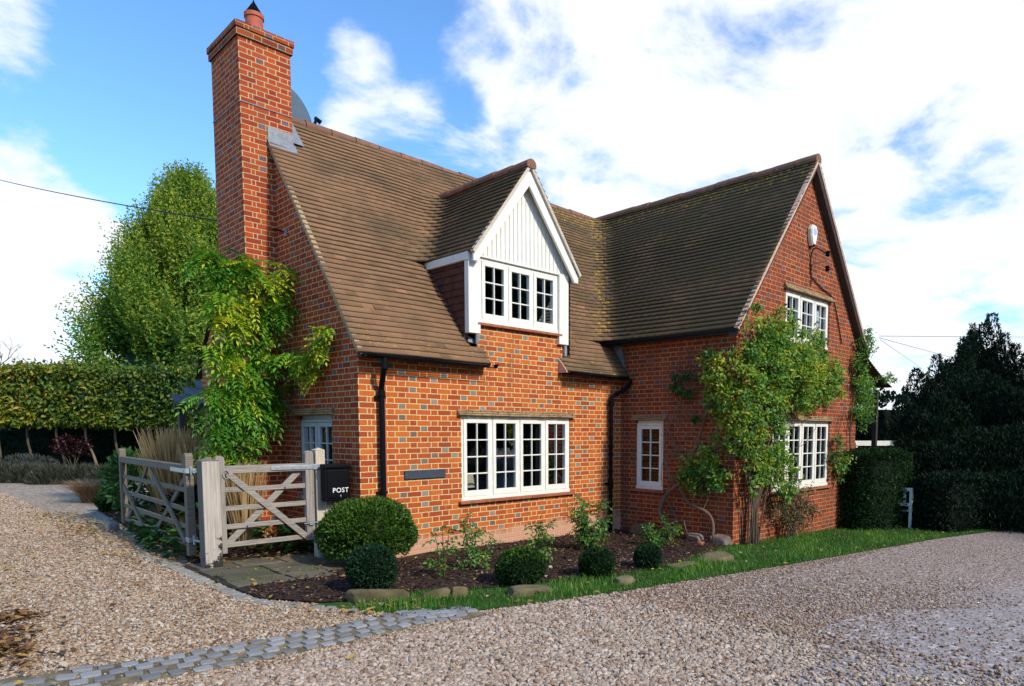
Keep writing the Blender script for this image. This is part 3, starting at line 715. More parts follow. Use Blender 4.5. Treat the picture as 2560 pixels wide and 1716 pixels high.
m.prism([(-.08, 2.336, 6.02), (.30, 2.336, 6.02), (.30, 2.336, 6.20), (-.08, 2.336, 6.22)], (0, -.012, 0))
m.add([(-.09, ym(5.88), 5.915), (.32, ym(5.88), 5.915), (.32, 2.335, 6.06), (-.09, 2.335, 6.06)], [(0, 1, 2, 3)])
m.add([(.296, 2.30, 6.08), (.47, 2.36, 6.10), (.47, 2.80, 6.62), (.296, 2.80, 6.66)], [(0, 1, 2, 3)]); m.build('flashing', M_lead, roof)

# gutters and downpipes
def gutter(a, b):
    m = MB(); a = Vector(a); b = Vector(b); d = (b-a).normalized(); s_ = d.cross(Vector((0, 0, 1)))
    V = []
    for p in (a, b):
        for k in range(9):
            q = math.pi+math.pi*k/8; V.append(p+s_*math.cos(q)*.055+Vector((0, 0, math.sin(q)*.055+.03)))
    m.add(V, [(k, k+1, 10+k-1+0, 9+k) for k in range(8)]+[tuple(range(9)), tuple(range(9, 18))])
    o = m.build('gutter', M_black, house); so = o.modifiers.new('s', 'SOLIDIFY'); so.thickness = .006
gutter((-.02, -.245, 2.755), (2.04, -.245, 2.755)); gutter((3.62, -.245, 2.755), (5.20, -.245, 2.755)); gutter((4.865, .36, 3.37), (4.865, -2.52, 3.37))
m = MB(); m.box((.98, -.155, 2.79), (2.0, .03, .10)); m.box((4.35, -.155, 2.79), (1.5, .03, .10)); m.box((4.97, -1.05, 3.40), (.03, 2.85, .11))
m.box((.98, -.09, 2.755), (2.0, .16, .02)); m.box((4.35, -.09, 2.755), (1.5, .16, .02)); m.box((5.04, -1.08, 3.36), (.14, 2.70, .02)); m.build('fascia', M_oak, house)
m = MB(); P = catmull([(.235, -.245, 2.74), (.235, -.245, 2.64), (.245, -.20, 2.55), (.28, -.085, 2.38), (.285, -.075, 2.28)], 6); m.tube(P, .036, 14); m.tube([(.285, -.075, 2.30), (.285, -.075, .05)], .036, 14)
m.tube([(.285, -.075, 2.26), (.285, -.075, 2.33)], .047, 14); m.box((.285, -.03, 2.25), (.14, .06, .03)); m.tube([(.235, -.245, 2.60), (.235, -.245, 2.68)], .045, 14); m.box((.285, -.03, 1.0), (.14, .06, .03)); m.build('downpipe', M_black, house, smooth=False)
m = MB(); P = catmull([(5.07, -.245, 2.74), (5.06, -.24, 2.66), (4.98, -.16, 2.54), (4.80, -.085, 2.44), (4.76, -.075, 2.36), (4.76, -.075, 2.28)], 6); m.tube(P, .036, 14); m.tube([(4.76, -.075, 2.30), (4.76, -.075, -.1)], .036, 14)
m.tube([(4.76, -.075, 2.27), (4.76, -.075, 2.36)], .048, 14); m.tube([(4.76, -.075, .84), (4.76, -.075, .92)], .048, 14); m.box((4.76, -.03, .88), (.15, .06, .03)); m.build('downpipe', M_black, house)
m = MB(); m.tube([(.365, -.012, 2.6), (.365, -.012, .4)], .008, 6); m.build('cable', M_terra, house)
m = MB(); m.add([(5.115, .52, 3.42), (5.115, .02, 3.42), (5.115, -.10, 2.90), (5.115, .10, 2.86)], [(0, 1, 2, 3)]); m.add([(5.11, .45, 3.32), (5.11, -.02, 2.90), (4.93, -.02, 2.93), (4.93, .42, 3.42)], [(0, 1, 2, 3)]); m.build('flashing', M_lead, roof)

# windows
def window(o, ud, nd, W, n_cas, rows, cols=2, lintel=True, sill=True, mat=M_white, inset=.055, head=0.):
    """o: wall origin; W: opening (u0, z0, u1, z1)"""
    o = Vector(o); ud = Vector(ud); nd = Vector(nd); u0, z0, u1, z1 = W; z1 -= head
    def P(u, z, d): return o+ud*u+Vector((0, 0, z))+nd*d
    Mx = Matrix((ud, nd, Vector((0, 0, 1)))).transposed()
    m = MB()
    def b(ua, za, ub, zb, d0, d1): m.box(P((ua+ub)/2, (za+zb)/2, (d0+d1)/2), (abs(ub-ua), abs(d1-d0), abs(zb-za)), Mx)
    fr = .045; dF0, dF1 = -inset-.05, -inset+.012
    b(u0, z1-fr, u1, z1, dF0, dF1); b(u0, z0, u1, z0+.055, dF0-.002, dF1+.02)
    b(u0, z0+.055, u0+fr, z1-fr, dF0, dF1); b(u1-fr, z0+.055, u1, z1-fr, dF0, dF1)
    iw = (u1-u0-2*fr); cw = (iw-(n_cas-1)*.035)/n_cas
    for i in range(1, n_cas): ua = u0+fr+i*cw+(i-1)*.035; b(ua, z0+.055, ua+.035, z1-fr, dF0, dF1)
    if head: b(u0, z1, u1, z1+head, dF0, dF1-.03)
    frame = m.build('window', mat, house, bevel=.004, seg=1)
    pane = MB()
    for i in range(n_cas):
        ca = u0+fr+i*(cw+.035)+.003; cb = ca+cw-.006; za, zb = z0+.058, z1-fr-.003; s_ = .058; m = MB(); d0, d1 = -inset-.035, -inset+.022
        b(ca, za, cb, za+.085, d0, d1); b(ca, zb-s_, cb, zb, d0, d1); b(ca, za+.085, ca+s_, zb-s_, d0, d1); b(cb-s_, za+.085, cb, zb-s_, d0, d1)
        gw = .020; ga, gb, gc_, gd = ca+s_, cb-s_, za+.085, zb-s_
        for c in range(1, cols): u = ga+(gb-ga)*c/cols; b(u-gw/2, gc_, u+gw/2, gd, d0+.012, d1-.008)
        for r_ in range(1, rows): z = gc_+(gd-gc_)*r_/rows; b(ga, z-gw/2, gb, z+gw/2, d0+.014, d1-.010)
        m.build('casement', mat, frame, bevel=.004, seg=1)
        pane.add([P(ga, gc_, -inset-.012), P(gb, gc_, -inset-.012), P(gb, gd, -inset-.012), P(ga, gd, -inset-.012)], [(0, 1, 2, 3)])
    pane.build('pane', M_glass, frame)
    r = random.Random(int(u0*100))
    if lintel:
        m = MB(); L = u1-u0+.16; zz = W[3]
        for k in range(3):
            x = -.08; th = .026
            while x < L-.09:
                w = r.uniform(.16, .27); x2 = min(x+w, L-.08); pr = (.065, .045, .028)[k]+r.uniform(-.006, .006)
                b(u0+x+.003, zz+.004+k*.031+r.uniform(-.002, .002), u0+x2-.003, zz+.004+k*.031+th, -.09, pr); x = x2
        m.build('lintel', M_lintel, frame, bevel=.003, seg=1)
    if sill:
        m = MB(); x = u0-.07
        while x < u1+.07: x2 = min(x+.23, u1+.07); b(x+.002, z0-.042, x2-.002, z0-.004, -.09, .065+r.uniform(-.004, .004)); x = x2
        m.build('sill', M_sill, frame, bevel=.004, seg=1)
    return frame
window((0, 0, 0), (1, 0, 0), (0, -1, 0), W_BIG, 4, 4, inset=.03)
window((0, 0, 0), (0, -1, 0), (-1, 0, 0), (-1.83, .80, -.74, 2.03), 2, 4, mat=M_greenpipe, inset=.07, head=.06)
window((XW0, 0, 0), (0, -1, 0), (-1, 0, 0), SW, 1, 4, inset=.04, head=.05)
window((XW0, YG, 0), (1, 0, 0), (0, -1, 0), UW, 3, 3, inset=.04)
window((XW0, YG, 0), (1, 0, 0), (0, -1, 0), LW, 4, 4, inset=.04)
# dormer: white boarded gable over its window
m = MB(); m.box((1.80, -.012, 3.795), (.21, .10, 1.13)); m.box((3.605, -.012, 3.795), (.21, .10, 1.13)); m.box((2.71, .0, 4.352), (1.60, .09, .028))
xs = 1.74
dorm = m.build('dormer', M_white, house, bevel=.004, seg=1)
m = MB(); r = random.Random(2)
x = 1.74
while x < 3.8:
    x2 = x+.083; zt0 = ZDR-.10-abs(x-XD)/.735; zt1 = ZDR-.10-abs(x2-XD)/.735
    if max(zt0, zt1) > 4.37: m.prism([(x+.004, -.025, 4.372), (x2-.004, -.025, 4.372), (x2-.004, -.025, max(4.376, zt1)), (x+.004, -.025, max(4.376, zt0))], (0, .03, 0))
    x = x2
m.add([(1.75, .02, 4.36), (3.79, .02, 4.36), (XD, .02, ZDR-.08)], [(0, 1, 2)])
m.build('boarding', M_white, dorm, bevel=.004, seg=1)
for sgn in (-1, 1):
    m = MB(); xe = XD+sgn*1.06; e_ = Vector((sgn*.735, 0, -1)).normalized(); n_ = Vector((-sgn*e_.z*0-sgn*1.0, 0, -.735)).normalized()
    top = Vector((XD, -.165, ZDR-.035)); bot = Vector((xe, -.165, ZDR-.035-1.06/.735)); w = .17
    it = Vector((XD, -.165, ZDR-.035-w*1.65)); ib = Vector((xe-sgn*.20, -.165, bot.z-.0))
    m.prism([top, bot, Vector((xe, -.165, bot.z-.13)), Vector((xe-sgn*.085, -.165, bot.z-.13)), Vector((xe-sgn*.10, -.165, bot.z-.10)), it], (0, .045, 0)); m.build('bargeboard', M_white, dorm, bevel=.004, seg=1)
# tile-hung cheeks
for sgn, xc in ((-1, 1.735), (1, 3.785)):
    m = MB(); r = random.Random(9); k = 0; z = 3.06
    while z < 4.22:
        y1 = ym(z)+.04; y = .0 - (.08 if k % 2 else 0)
        while y < y1: 
            y2 = min(y+.165, y1); a = max(y, .0)
            if y2 > a+.01: m.add([(xc+sgn*(.022+r.uniform(0, .004)), a+.002, z-.012), (xc+sgn*(.022+r.uniform(0, .004)), y2-.002, z-.012), (xc+sgn*.004, y2-.002, min(4.28, z+.115)), (xc+sgn*.004, a+.002, min(4.28, z+.115)), (xc, a+.002, z-.012), (xc, y2-.002, z-.012)], [(0, 1, 2, 3), (0, 4, 5, 1)], r.random())
            y = y2
        z += .105; k += 1
    m.build('cheek', M_tilered, dorm)
    m = MB(); m.box((xc+sgn*.035, .50, 4.315), (.05, 1.14, .11)); m.build('fascia', M_white, dorm)
window((0, 0, 0), (1, 0, 0), (0, -1, 0), W_DORM, 3, 3, lintel=False, inset=.0)
m = MB(); m.box((1.86, -.03, 3.18), (.05, .03, .20)); m.box((3.66, -.03, 3.16), (.05, .03, .22)); m.add([(1.66, ym(3.11), 3.13), (1.98, ym(3.05), 3.07), (1.92, .04, 3.14), (1.72, .08, 3.22)], [(0, 1, 2, 3)]); m.add([(3.86, ym(3.11), 3.14), (3.57, ym(3.05), 3.07), (3.62, .04, 3.14), (3.80, .08, 3.22)], [(0, 1, 2, 3)]); m.build('flashing', M_lead, dorm)
m = MB(); m.prism([(3.56, -.19, 2.77), (3.56, .0, 2.77), (3.56, .0, 3.01), (3.56, -.19, 2.80)], (-.03, 0, 0)); m.prism([(1.985, -.19, 2.77), (1.985, .0, 2.77), (1.985, .0, 3.01), (1.985, -.19, 2.80)], (.02, 0, 0)); m.build('eaves_end', M_pinkm, dorm)
# what shows behind the glass
M_cloth = plain('grey curtain', (.30, .30, .29), .9, .1, 4); M_net = plain('pale blind', (.62, .68, .74), .9, .06, 5)
def curtain(name, label, P0, P1, z0, z1, mat, cat, folds=9, amp=.03):
    n = folds*8; a = Vector(P0); b = Vector(P1); d = (b-a); s_ = d.normalized().cross(Vector((0, 0, 1))); V = []
    for zz in (z0, z1):
        for k in range(n+1): p = a+d*(k/n)+s_*amp*math.sin(2*math.pi*folds*k/n); V.append((p.x, p.y, zz))
    me = mesh_np(name, V, np.array([(k, k+1, n+2+k, n+1+k) for k in range(n)]), smooth=True)
    o = link(name, me, mat); o.modifiers.new('s', 'SOLIDIFY').thickness = .004; tag(o, label, cat)
curtain('curtain', 'grey curtain hanging behind the right casement of the big window', (3.20, .20, 0), (3.78, .20, 0), .7, 2.05, M_cloth, 'curtain')
curtain('window_blind', 'pale blue blind closed behind the upper gable window', (6.6, YG+.13, 0), (8.5, YG+.13, 0), 3.3, 4.3, M_net, 'blind', 30, .008)
m = MB(); 
for k in range(20):
    q = 2*math.pi*k/20; q2 = 2*math.pi*(k+1)/20; m.add([(1.95+.15*math.cos(q), .42+.15*math.sin(q), .95), (1.95+.15*math.cos(q2), .42+.15*math.sin(q2), .95), (1.95+.12*math.cos(q2), .42+.12*math.sin(q2), 1.17), (1.95+.12*math.cos(q), .42+.12*math.sin(q), 1.17)], [(0, 1, 2, 3)])
lamp = thing('table_lamp', 'cream pleated table lamp behind the lower left panes of the big window', 'lamp', (1.95, .42, .55))
o = m.build('lamp_shade', M_cream, lamp, loc=(-1.95, -.42, -.55)); m = MB(); m.tube([(0, 0, 0), (0, 0, .02), (0, 0, .05), (0, 0, .15), (0, 0, .42)], [.09, .09, .03, .05, .015], 12); m.build('lamp_base', M_white, lamp)
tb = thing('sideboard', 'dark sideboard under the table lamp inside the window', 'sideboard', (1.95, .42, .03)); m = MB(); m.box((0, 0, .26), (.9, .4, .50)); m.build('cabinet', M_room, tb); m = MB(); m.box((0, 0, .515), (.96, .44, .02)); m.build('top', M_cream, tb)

# ================================================================== plants
def at(u, v, d):                                   # point d metres ahead along the view axis, through a place in the photograph
    u *= 1.0945; v *= 1.0945
    return CAM + (r2*((u-cx)/f_px) - u2*((v-cy)/f_px) + fwd)*d
def unit(v): return v/np.maximum(np.linalg.norm(v, axis=-1, keepdims=True), 1e-9)
def rdir(n): return unit(rng.normal(size=(n, 3)))
class Leaves:
    def __init__(s): s.V = []; s.F = []; s.T = []; s.n = 0
    def add(s, P, D, N, L, W, T, fold=.25, droop=.12):
        P = np.asarray(P, float); n = len(P)
        if n == 0: return
        D = unit(np.broadcast_to(np.asarray(D, float), (n, 3))); N = np.broadcast_to(np.asarray(N, float), (n, 3)); S = unit(np.cross(D, N)); N = np.cross(S, D)
        L = np.broadcast_to(np.asarray(L, float), (n,))[:, None]; W = np.broadcast_to(np.asarray(W, float), (n,))[:, None]
        mid = P+D*L*.45+N*0
        v = np.stack([P, mid+S*W/2+N*W*fold, P+D*L-N*L*droop, mid-S*W/2+N*W*fold], 1).reshape(-1, 3)
        o = s.n+np.arange(n)*4; f = np.stack([np.stack([o, o+1, o+2], 1), np.stack([o, o+2, o+3], 1)], 1).reshape(-1, 3)
        s.V.append(v); s.F.append(f); s.T.append(np.repeat(np.broadcast_to(np.asarray(T, float), (n,)), 2)); s.n += 4*n
    def pinnate(s, P, D, N, L, T, pairs=5, lw=.30, ll=.42, droop=.35):
        P = np.asarray(P, float); n = len(P); D = unit(D); S = unit(np.cross(D, N)); N = np.cross(S, D); L = np.broadcast_to(np.asarray(L, float), (n,))
        for k in range(pairs+1):
            f = .22+.78*k/pairs; q = P+D*(L*f)[:, None]-np.array([0, 0, 1.])*(L*droop*f*f)[:, None]
            if k == pairs: s.add(q, D-np.array([0, 0, .6]), N, L*ll, L*lw*.5, T+rng.normal(0, .03, n)); continue
            for sg in (-1, 1): s.add(q, D*.55+S*sg*.85-np.array([0, 0, .35]), N, L*ll*(1-.25*abs(f-.55)), L*lw*.5, T+rng.normal(0, .04, n))
    def blob(s, V, F, t):
        V = np.asarray(V); F = np.asarray(F); s.V.append(V); s.F.append(F+s.n); s.T.append(np.full(len(F), t)); s.n += len(V)
    def build(s, name, mat, parent=None, loc=(0, 0, 0)):
        V = np.concatenate(s.V)-np.asarray(loc, float)*0
        return link(name, mesh_np(name, V, np.concatenate(s.F), tint=np.clip(np.concatenate(s.T), 0, 1)), mat, parent)
def ico(sub=2):
    bm = bmesh.new(); bmesh.ops.create_icosphere(bm, subdivisions=sub, radius=1); V = np.array([tuple(v.co) for v in bm.verts]); F = np.array([[v.index for v in f.verts] for f in bm.faces]); bm.free(); return V, F
ICO2 = ico(2); ICO3 = ico(3)
def local(o, loc):                                 # geometry built in scene coordinates, seated under an Empty at loc
    o.location = tuple(-np.asarray(loc, float)); return o

G_box = leaf_mat('box leaf', [(0, (.006, .016, .006)), (.4, (.016, .045, .014)), (.8, (.035, .085, .018)), (1, (.13, .24, .02))], .25, .75, .12)
G_boxb = leaf_mat('blue green box leaf', [(0, (0.006, 0.017, 0.008)), (0.5, (0.017, 0.05, 0.021)), (0.85, (0.037, 0.084, 0.028)), (1, (0.115, 0.21, 0.021))], .22, .75, .12)
G_wist = leaf_mat('wisteria leaf', [(0, (0.019, 0.065, 0.012)), (0.4, (0.056, 0.186, 0.019)), (0.7, (0.139, 0.335, 0.03)), (0.88, (0.373, 0.485, 0.038)), (1, (0.6, 0.6, 0.038))], .4)
G_rose = leaf_mat('rose leaf', [(0, (0.029, 0.083, 0.021)), (0.4, (0.073, 0.198, 0.041)), (0.72, (0.177, 0.332, 0.05)), (0.9, (0.328, 0.388, 0.045)), (1, (0.5, 0.5, 0.06))], .4)
G_dry = leaf_mat('browning leaf', [(0, (0.046, 0.039, 0.018)), (0.5, (0.111, 0.098, 0.036)), (1, (0.26, 0.208, 0.091))], .3)
G_yew = leaf_mat('yew needle', [(0, (.003, .008, .005)), (.5, (.008, .022, .012)), (1, (.020, .050, .022))], .12, .75, .12)
G_horn = leaf_mat('hornbeam leaf', [(0, (0.018, 0.055, 0.009)), (0.4, (0.051, 0.147, 0.018)), (0.75, (0.147, 0.259, 0.028)), (1, (0.381, 0.415, 0.043))], .45)
G_pleach = leaf_mat('yellowing hornbeam leaf', [(0, (0.018, 0.048, 0.011)), (0.4, (0.081, 0.155, 0.018)), (0.7, (0.218, 0.237, 0.025)), (1, (0.51, 0.346, 0.046))], .35)
G_dark = leaf_mat('deep green leaf', [(0, (.003, .009, .004)), (.6, (.010, .028, .009)), (1, (.03, .06, .014))], .2, .75, .12)
G_grass = leaf_mat('grass blade', [(0, (0.025, 0.073, 0.009)), (0.5, (0.062, 0.187, 0.017)), (0.85, (0.13, 0.293, 0.026)), (1, (0.358, 0.39, 0.098))], .35)
G_straw = leaf_mat('straw', [(0, (.30, .19, .085)), (.5, (.50, .34, .16)), (1, (.66, .50, .27))], .3)
G_russet = leaf_mat('russet grass', [(0, (.16, .10, .04)), (.6, (.34, .21, .12)), (1, (.46, .33, .22))], .3)
G_lav = leaf_mat('lavender', [(0, (.030, .030, .022)), (.5, (.060, .062, .045)), (1, (.11, .12, .075))], .15)
G_red = leaf_mat('red leaf', [(0, (0.013, 0.002, 0.003)), (1, (0.046, 0.004, 0.008))], .3)
G_litter = leaf_mat('fallen leaf', [(0, (.045, .022, .012)), (.35, (.16, .075, .025)), (.6, (.30, .16, .05)), (.85, (.42, .30, .05)), (1, (.50, .42, .30))], .15, .7)
G_chip = leaf_mat('bark chip', [(0, (.010, .006, .005)), (.5, (.045, .022, .015)), (.85, (.12, .065, .042)), (1, (.32, .22, .16))], .0, .85)
G_bush = leaf_mat('privet leaf', [(0, (0.011, 0.032, 0.006)), (0.4, (0.034, 0.092, 0.011)), (0.75, (0.079, 0.165, 0.015)), (1, (0.172, 0.264, 0.026))], .35)
G_broad = leaf_mat('broad leaf', [(0, (.012, .045, .012)), (.6, (.035, .12, .028)), (1, (.10, .22, .05))], .3)

def shrub_shell(L, c, rad, n, ll, lw, t0=.45, ts=.2, squash=(1, 1, 1), top=0., core=True, jitter=.10, lump=.0):
    c = np.array(c, float); d = rdir(n); rr = 1-np.abs(rng.normal(0, jitter, n))
    if lump: 
        k = rdir(14); amp = np.max(d@k.T, axis=1); rr = rr*(1-lump+lump*((amp-.6)/.4))
    sq = np.array(squash)*rad; P = c+d*rr[:, None]*sq
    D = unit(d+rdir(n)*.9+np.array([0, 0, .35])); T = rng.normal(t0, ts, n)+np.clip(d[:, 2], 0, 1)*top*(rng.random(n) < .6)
    L.add(P, D, rdir(n), ll*rng.uniform(.7, 1.3, n), lw*rng.uniform(.7, 1.3, n), T)
    if core: L.blob(c+ICO2[0]*sq*.80, ICO2[1], .02)

def box_ball(x, y, r, label, mat, h=None, n=5200, top=.0, sq=(1, 1, 1)):
    z = gzf(x, y); h = h or r*.92; t = thing('box_ball', label, 'topiary ball', (x, y, z), 'clipped box balls along the bed')
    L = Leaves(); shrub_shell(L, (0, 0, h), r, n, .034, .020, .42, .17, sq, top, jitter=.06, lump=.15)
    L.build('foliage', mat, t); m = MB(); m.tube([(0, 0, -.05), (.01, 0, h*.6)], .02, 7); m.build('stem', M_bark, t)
box_ball(-.92, -1.93, .245, 'blue-green clipped box ball in front of the big rounded bush', G_boxb, .25)
box_ball(.47, -2.60, .26, 'box ball with bright yellow-green tips above a flat stone', G_box, .20, top=.55, sq=(1.1, 1, .88))
box_ball(1.42, -2.84, .205, 'small dark box ball beside the pale rock on the grass', G_box, .17, 4200, sq=(1.08, 1, .92))
box_ball(2.36, -2.86, .17, 'smallest box ball of the bed, farthest from the gate', G_boxb, .155, 3600, top=.12)
box_ball(-1.10, 7.9, .25, 'dark box ball beyond the far end of the wide gate', G_box, .22, 3000)

# big rounded bush by the corner
t = thing('rounded_bush', 'big rounded glossy bush at the house corner beside the letter box', 'bush', (-.17, -.40, gzf(-.17, -.4)))
L = Leaves(); n = 15000; d = rdir(n); d = d[d[:, 2] > -.62]; n = len(d); k = rdir(40); am = np.max(d@k.T, axis=1); rr = (1-np.abs(rng.normal(0, .13, n)))*(.80+.20*np.clip((am-.75)/.25, 0, 1))
P = np.array([.05, 0, .43])+d*rr[:, None]*np.array([.62, .54, .44]); L.add(P, unit(d+rdir(n)*.9+np.array([0, 0, .3])), rdir(n), rng.uniform(.035, .06, n), rng.uniform(.016, .026, n), rng.normal(.5, .2, n)+.12*d[:, 2])
L.blob(np.array([.05, 0, .45])+ICO3[0]*np.array([.44, .38, .30]), ICO3[1], .02)
L.build('foliage', G_bush, t); m = MB()
for a in range(7):
    q = a*.9; m.tube([(.05*math.cos(q), .05*math.sin(q), -.05), (.22*math.cos(q), .2*math.sin(q), .25), (.45*math.cos(q), .38*math.sin(q), .55)], [.022, .016, .008], 6)
m.build('branch', M_bark, t)

# rose bushes in the bed
def rose_bush(x, y, h, w, label, n=5, dens=1.):
    z = gzf(x, y); t = thing('rose_bush', label, 'rose bush', (x, y, z), 'rose bushes in the mulched bed'); m = MB(); L = Leaves(); r = random.Random(int(abs(x*100)))
    for k in range(n):
        a = r.uniform(0, 6.28); hh = h*r.uniform(.55, 1.0); sp = w*r.uniform(.3, 1)
        P = catmull([(.03*math.cos(a), .03*math.sin(a), -.04), (sp*.5*math.cos(a), sp*.5*math.sin(a), hh*.5), (sp*math.cos(a)+r.uniform(-.04, .04), sp*math.sin(a), hh)], 5); m.tube(P, [.008-.005*i/len(P) for i in range(len(P))], 5)
        for i, p in enumerate(P[3:]):
            kk = int(2*dens)+1
            base = np.array([tuple(p)]*kk); D = unit(rdir(kk)*np.array([1, 1, .5])+np.array([0, 0, .1])); L.pinnate(base, D, np.tile([0, 0, 1.], (kk, 1))+rdir(kk)*.4, rng.uniform(.10, .16, kk), rng.normal(.45, .18, kk), pairs=2, lw=.55, ll=.42, droop=.15)
    kk = int(26*dens); base = rng.normal(0, 1, (kk, 3))*np.array([w*.45, w*.45, .06])+np.array([0, 0, h*.22]); L.pinnate(base, unit(rdir(kk)+np.array([0, 0, .3])), rdir(kk)+np.array([0, 0, 1.]), rng.uniform(.10, .16, kk), rng.normal(.5, .2, kk), pairs=2, lw=.55, ll=.42, droop=.15)
    L.build('foliage', G_rose, t); m.build('cane', M_bark, t)
rose_bush(.02, -1.75, .62, .16, 'thin leggy rose bush nearest the rounded corner bush', 3, .35)
rose_bush(.62, -1.55, .62, .24, 'rose bush in front of the wall left of the big window', 5, .5)
rose_bush(1.55, -1.70, .72, .20, 'rose bush behind the yellow-tipped box ball', 4, .5)
rose_bush(2.85, -1.35, .78, .30, 'tallest and leafiest rose bush, in front of the inner downpipe', 10, 1.3)
rose_bush(4.05, -1.75, .40, .30, 'low yellow-green rose bush under the bare vine', 7, .9)

# wisteria on the chimney
def inter(a, b, k): return a+(b-a)*k
WIS = [(-.91, 2.05, 4.14, .36), (-.58, 2.0, 4.08, .37), (-.40, 2.05, 3.80, .24), (-.82, 2.0, 3.57, .36), (-.48, 2.0, 3.43, .37), (-.1, 2.0, 3.98, .22), (-.73, 2.0, 3.04, .43), (-.36, 2.0, 2.95, .24), (-.92, 2.0, 2.55, .36), (-.62, 2.0, 2.50, .24), (-.99, 2.0, 2.13, .30), (-.65, 2.0, 2.02, .37), (-.35, 2.0, 2.15, .28), (-.89, 2.0, 1.71, .30), (-.75, 2.0, 1.55, .25), (-1.07, 2.0, 2.89, .2), (-.12, 2.02, 2.78, .22), (-.15, 1.75, 3.61, .14), (-.12, 2.0, 2.34, .16), (-.1, 1.6, 2.85, .12)]
t = thing('wisteria', 'wisteria with yellowing leaves climbing the front of the tall chimney', 'climbing plant', (-.55, 2.15, gzf(-.55, 2.15))); L = Leaves(); TL = np.array(t.location)
for (x, y, z, r) in WIS:
    r *= .92; n = int(88*(r/.36)**2); m_ = max(3, n//11); sc_ = np.array([x, y, z])+rdir(m_)*rng.random((m_, 1))**.5*r*np.array([1.08, .6, 1.05]); ix_ = rng.integers(0, m_, n); P = sc_[ix_]+rng.normal(0, .05, (n, 3))
    lay = unit(np.stack([rng.normal(-.15, .75, n), rng.normal(-.75, .35, n), rng.normal(-.05, .35, n)], 1))
    yl = rng.random() < .4; x = x+.17*(x < -.7); T = .55+rng.normal(0, .15, m_)[ix_]+rng.normal(0, .08, n)+(.20 if yl else 0)+np.where(rng.random(n) < .06, .4, 0)
    L.pinnate(P, lay, np.stack([rng.normal(0, .3, n), np.full(n, -.3), np.full(n, 1.)], 1), rng.uniform(.22, .36, n), T, pairs=6, lw=.22, ll=.34, droop=.55)
local(L.build('foliage', G_wist, t), TL); m = MB()
for k, (x0, x1, x2) in enumerate([(-.5, -.6, -.75), (-.6, -.35, -.4), (-.55, -.8, -.95)]):
    m.tube(catmull([(x0, 2.25, .0), (x0-.05+.1*k, 2.28, .8), (x1, 2.27, 1.8), (x2, 2.25, 2.9), (x2+.1, 2.26, 4.0)], 6), [.035-.0009*i for i in range(25)], 7)
m.tube(catmull([(-.5, 2.26, 2.2), (-.1, 2.25, 2.5), (-.06, 1.6, 2.75), (-.05, .9, 2.85), (-.05, .6, 3.1)], 6), [.018-.0005*i for i in range(25)], 6); local(m.build('stem', M_barkl, t), TL)
L = Leaves()
for (x, y, z, r) in [(-.12, 1.26, 2.72, .17), (-.12, 1.0, 2.78, .15), (-.12, .68, 2.95, .13), (-.12, .60, 3.13, .09), (-.12, .95, 2.55, .08)]:
    n = int(62*(r/.17)**2); P = np.array([x, y, z])+rdir(n)*rng.random((n, 1))**.4*r*np.array([.5, 1, .8]); L.pinnate(P, unit(np.stack([rng.normal(-.6, .3, n), rng.normal(-.3, .6, n), rng.normal(0, .4, n)], 1)), np.tile([-.3, 0, 1.], (n, 1)), rng.uniform(.14, .22, n), rng.normal(.80, .15, n), pairs=5, lw=.3, ll=.36, droop=.4)
local(L.build('yellow_spray', G_wist, t), TL)

# climbing rose round the wing corner
ROSE = [(5.38, -2.62, 3.24, .40), (6.05, -2.65, 3.40, .34), (6.9, -2.65, 3.15, .42), (5.15, -2.62, 2.74, .27), (5.89, -2.65, 2.79, .5), (6.9, -2.65, 2.75, .39), (7.7, -2.62, 2.60, .33), (5.22, -2.65, 2.21, .34), (6.1, -2.68, 2.28, .34), (7.0, -2.65, 2.32, .24), (5.24, -2.65, 1.73, .31), (5.85, -2.66, 1.55, .33), (6.15, -2.65, 1.15, .28), (5.4, -2.65, 1.15, .25), (6.3, -2.65, .85, .23), (7.45, -2.62, 3.0, .3), (8.1, -2.6, 2.85, .28), (8.35, -2.58, 2.6, .2), (7.4, -2.62, 3.35, .2),
        (4.95, -2.25, 2.75, .27), (4.95, -2.2, 2.41, .24), (4.95, -2.4, 2.07, .27), (4.95, -2.45, 1.73, .24), (4.95, -2.1, 1.3, .26), (4.95, -1.72, 1.22, .23), (4.95, -1.72, .93, .20), (4.95, -2.2, 1.03, .16), (4.95, -2.0, 3.0, .16)]
t = thing('climbing_rose', 'large leafy climbing rose covering the corner and gable of the right wing', 'climbing plant', (5.5, -2.62, gzf(5.5, -2.6))); TL = np.array(t.location); L = Leaves()
def scatter_leaves(L, c, r, n, sq, t0, ts, ll=(.05, .09), out=(0, -.6, .1)):
    m_ = max(2, n//32); sc_ = np.array(c)+rdir(m_)*rng.random((m_, 1))**.5*r*1.12*np.array(sq); ix_ = rng.integers(0, m_, n); P = sc_[ix_]+rng.normal(0, min(.07, r*.3), (n, 3))*np.array([1, 1, .8]); D = unit(rdir(n)+np.array(out)+np.array([0, 0, -.3])); L.add(P, D, rdir(n)*.7+np.array([0, -.5, .8]), rng.uniform(*ll, n), rng.uniform(ll[0]*.55, ll[1]*.6, n), t0+rng.normal(0, ts*.75, m_)[ix_]+rng.normal(0, ts*.5, n))
for (x, y, z, r) in ROSE:
    side = x < 5.0; r *= 1.12 if side else 1.06; n = int(850*(r/.4)**2); sq = (.45, 1., 1.) if side else (1., .45, 1.)
    scatter_leaves(L, (x, y, z), r, n, sq, .64+rng.normal(0, .08), .22, out=(-.6, -.2, .1) if side else (0, -.6, .1))
    for k in range(3):
        q = np.array([x, y, z])+rdir(1)[0]*r*1.15*np.array(sq); scatter_leaves(L, q, r*.3, int(n*.06), (1, 1, 1), .6, .2)
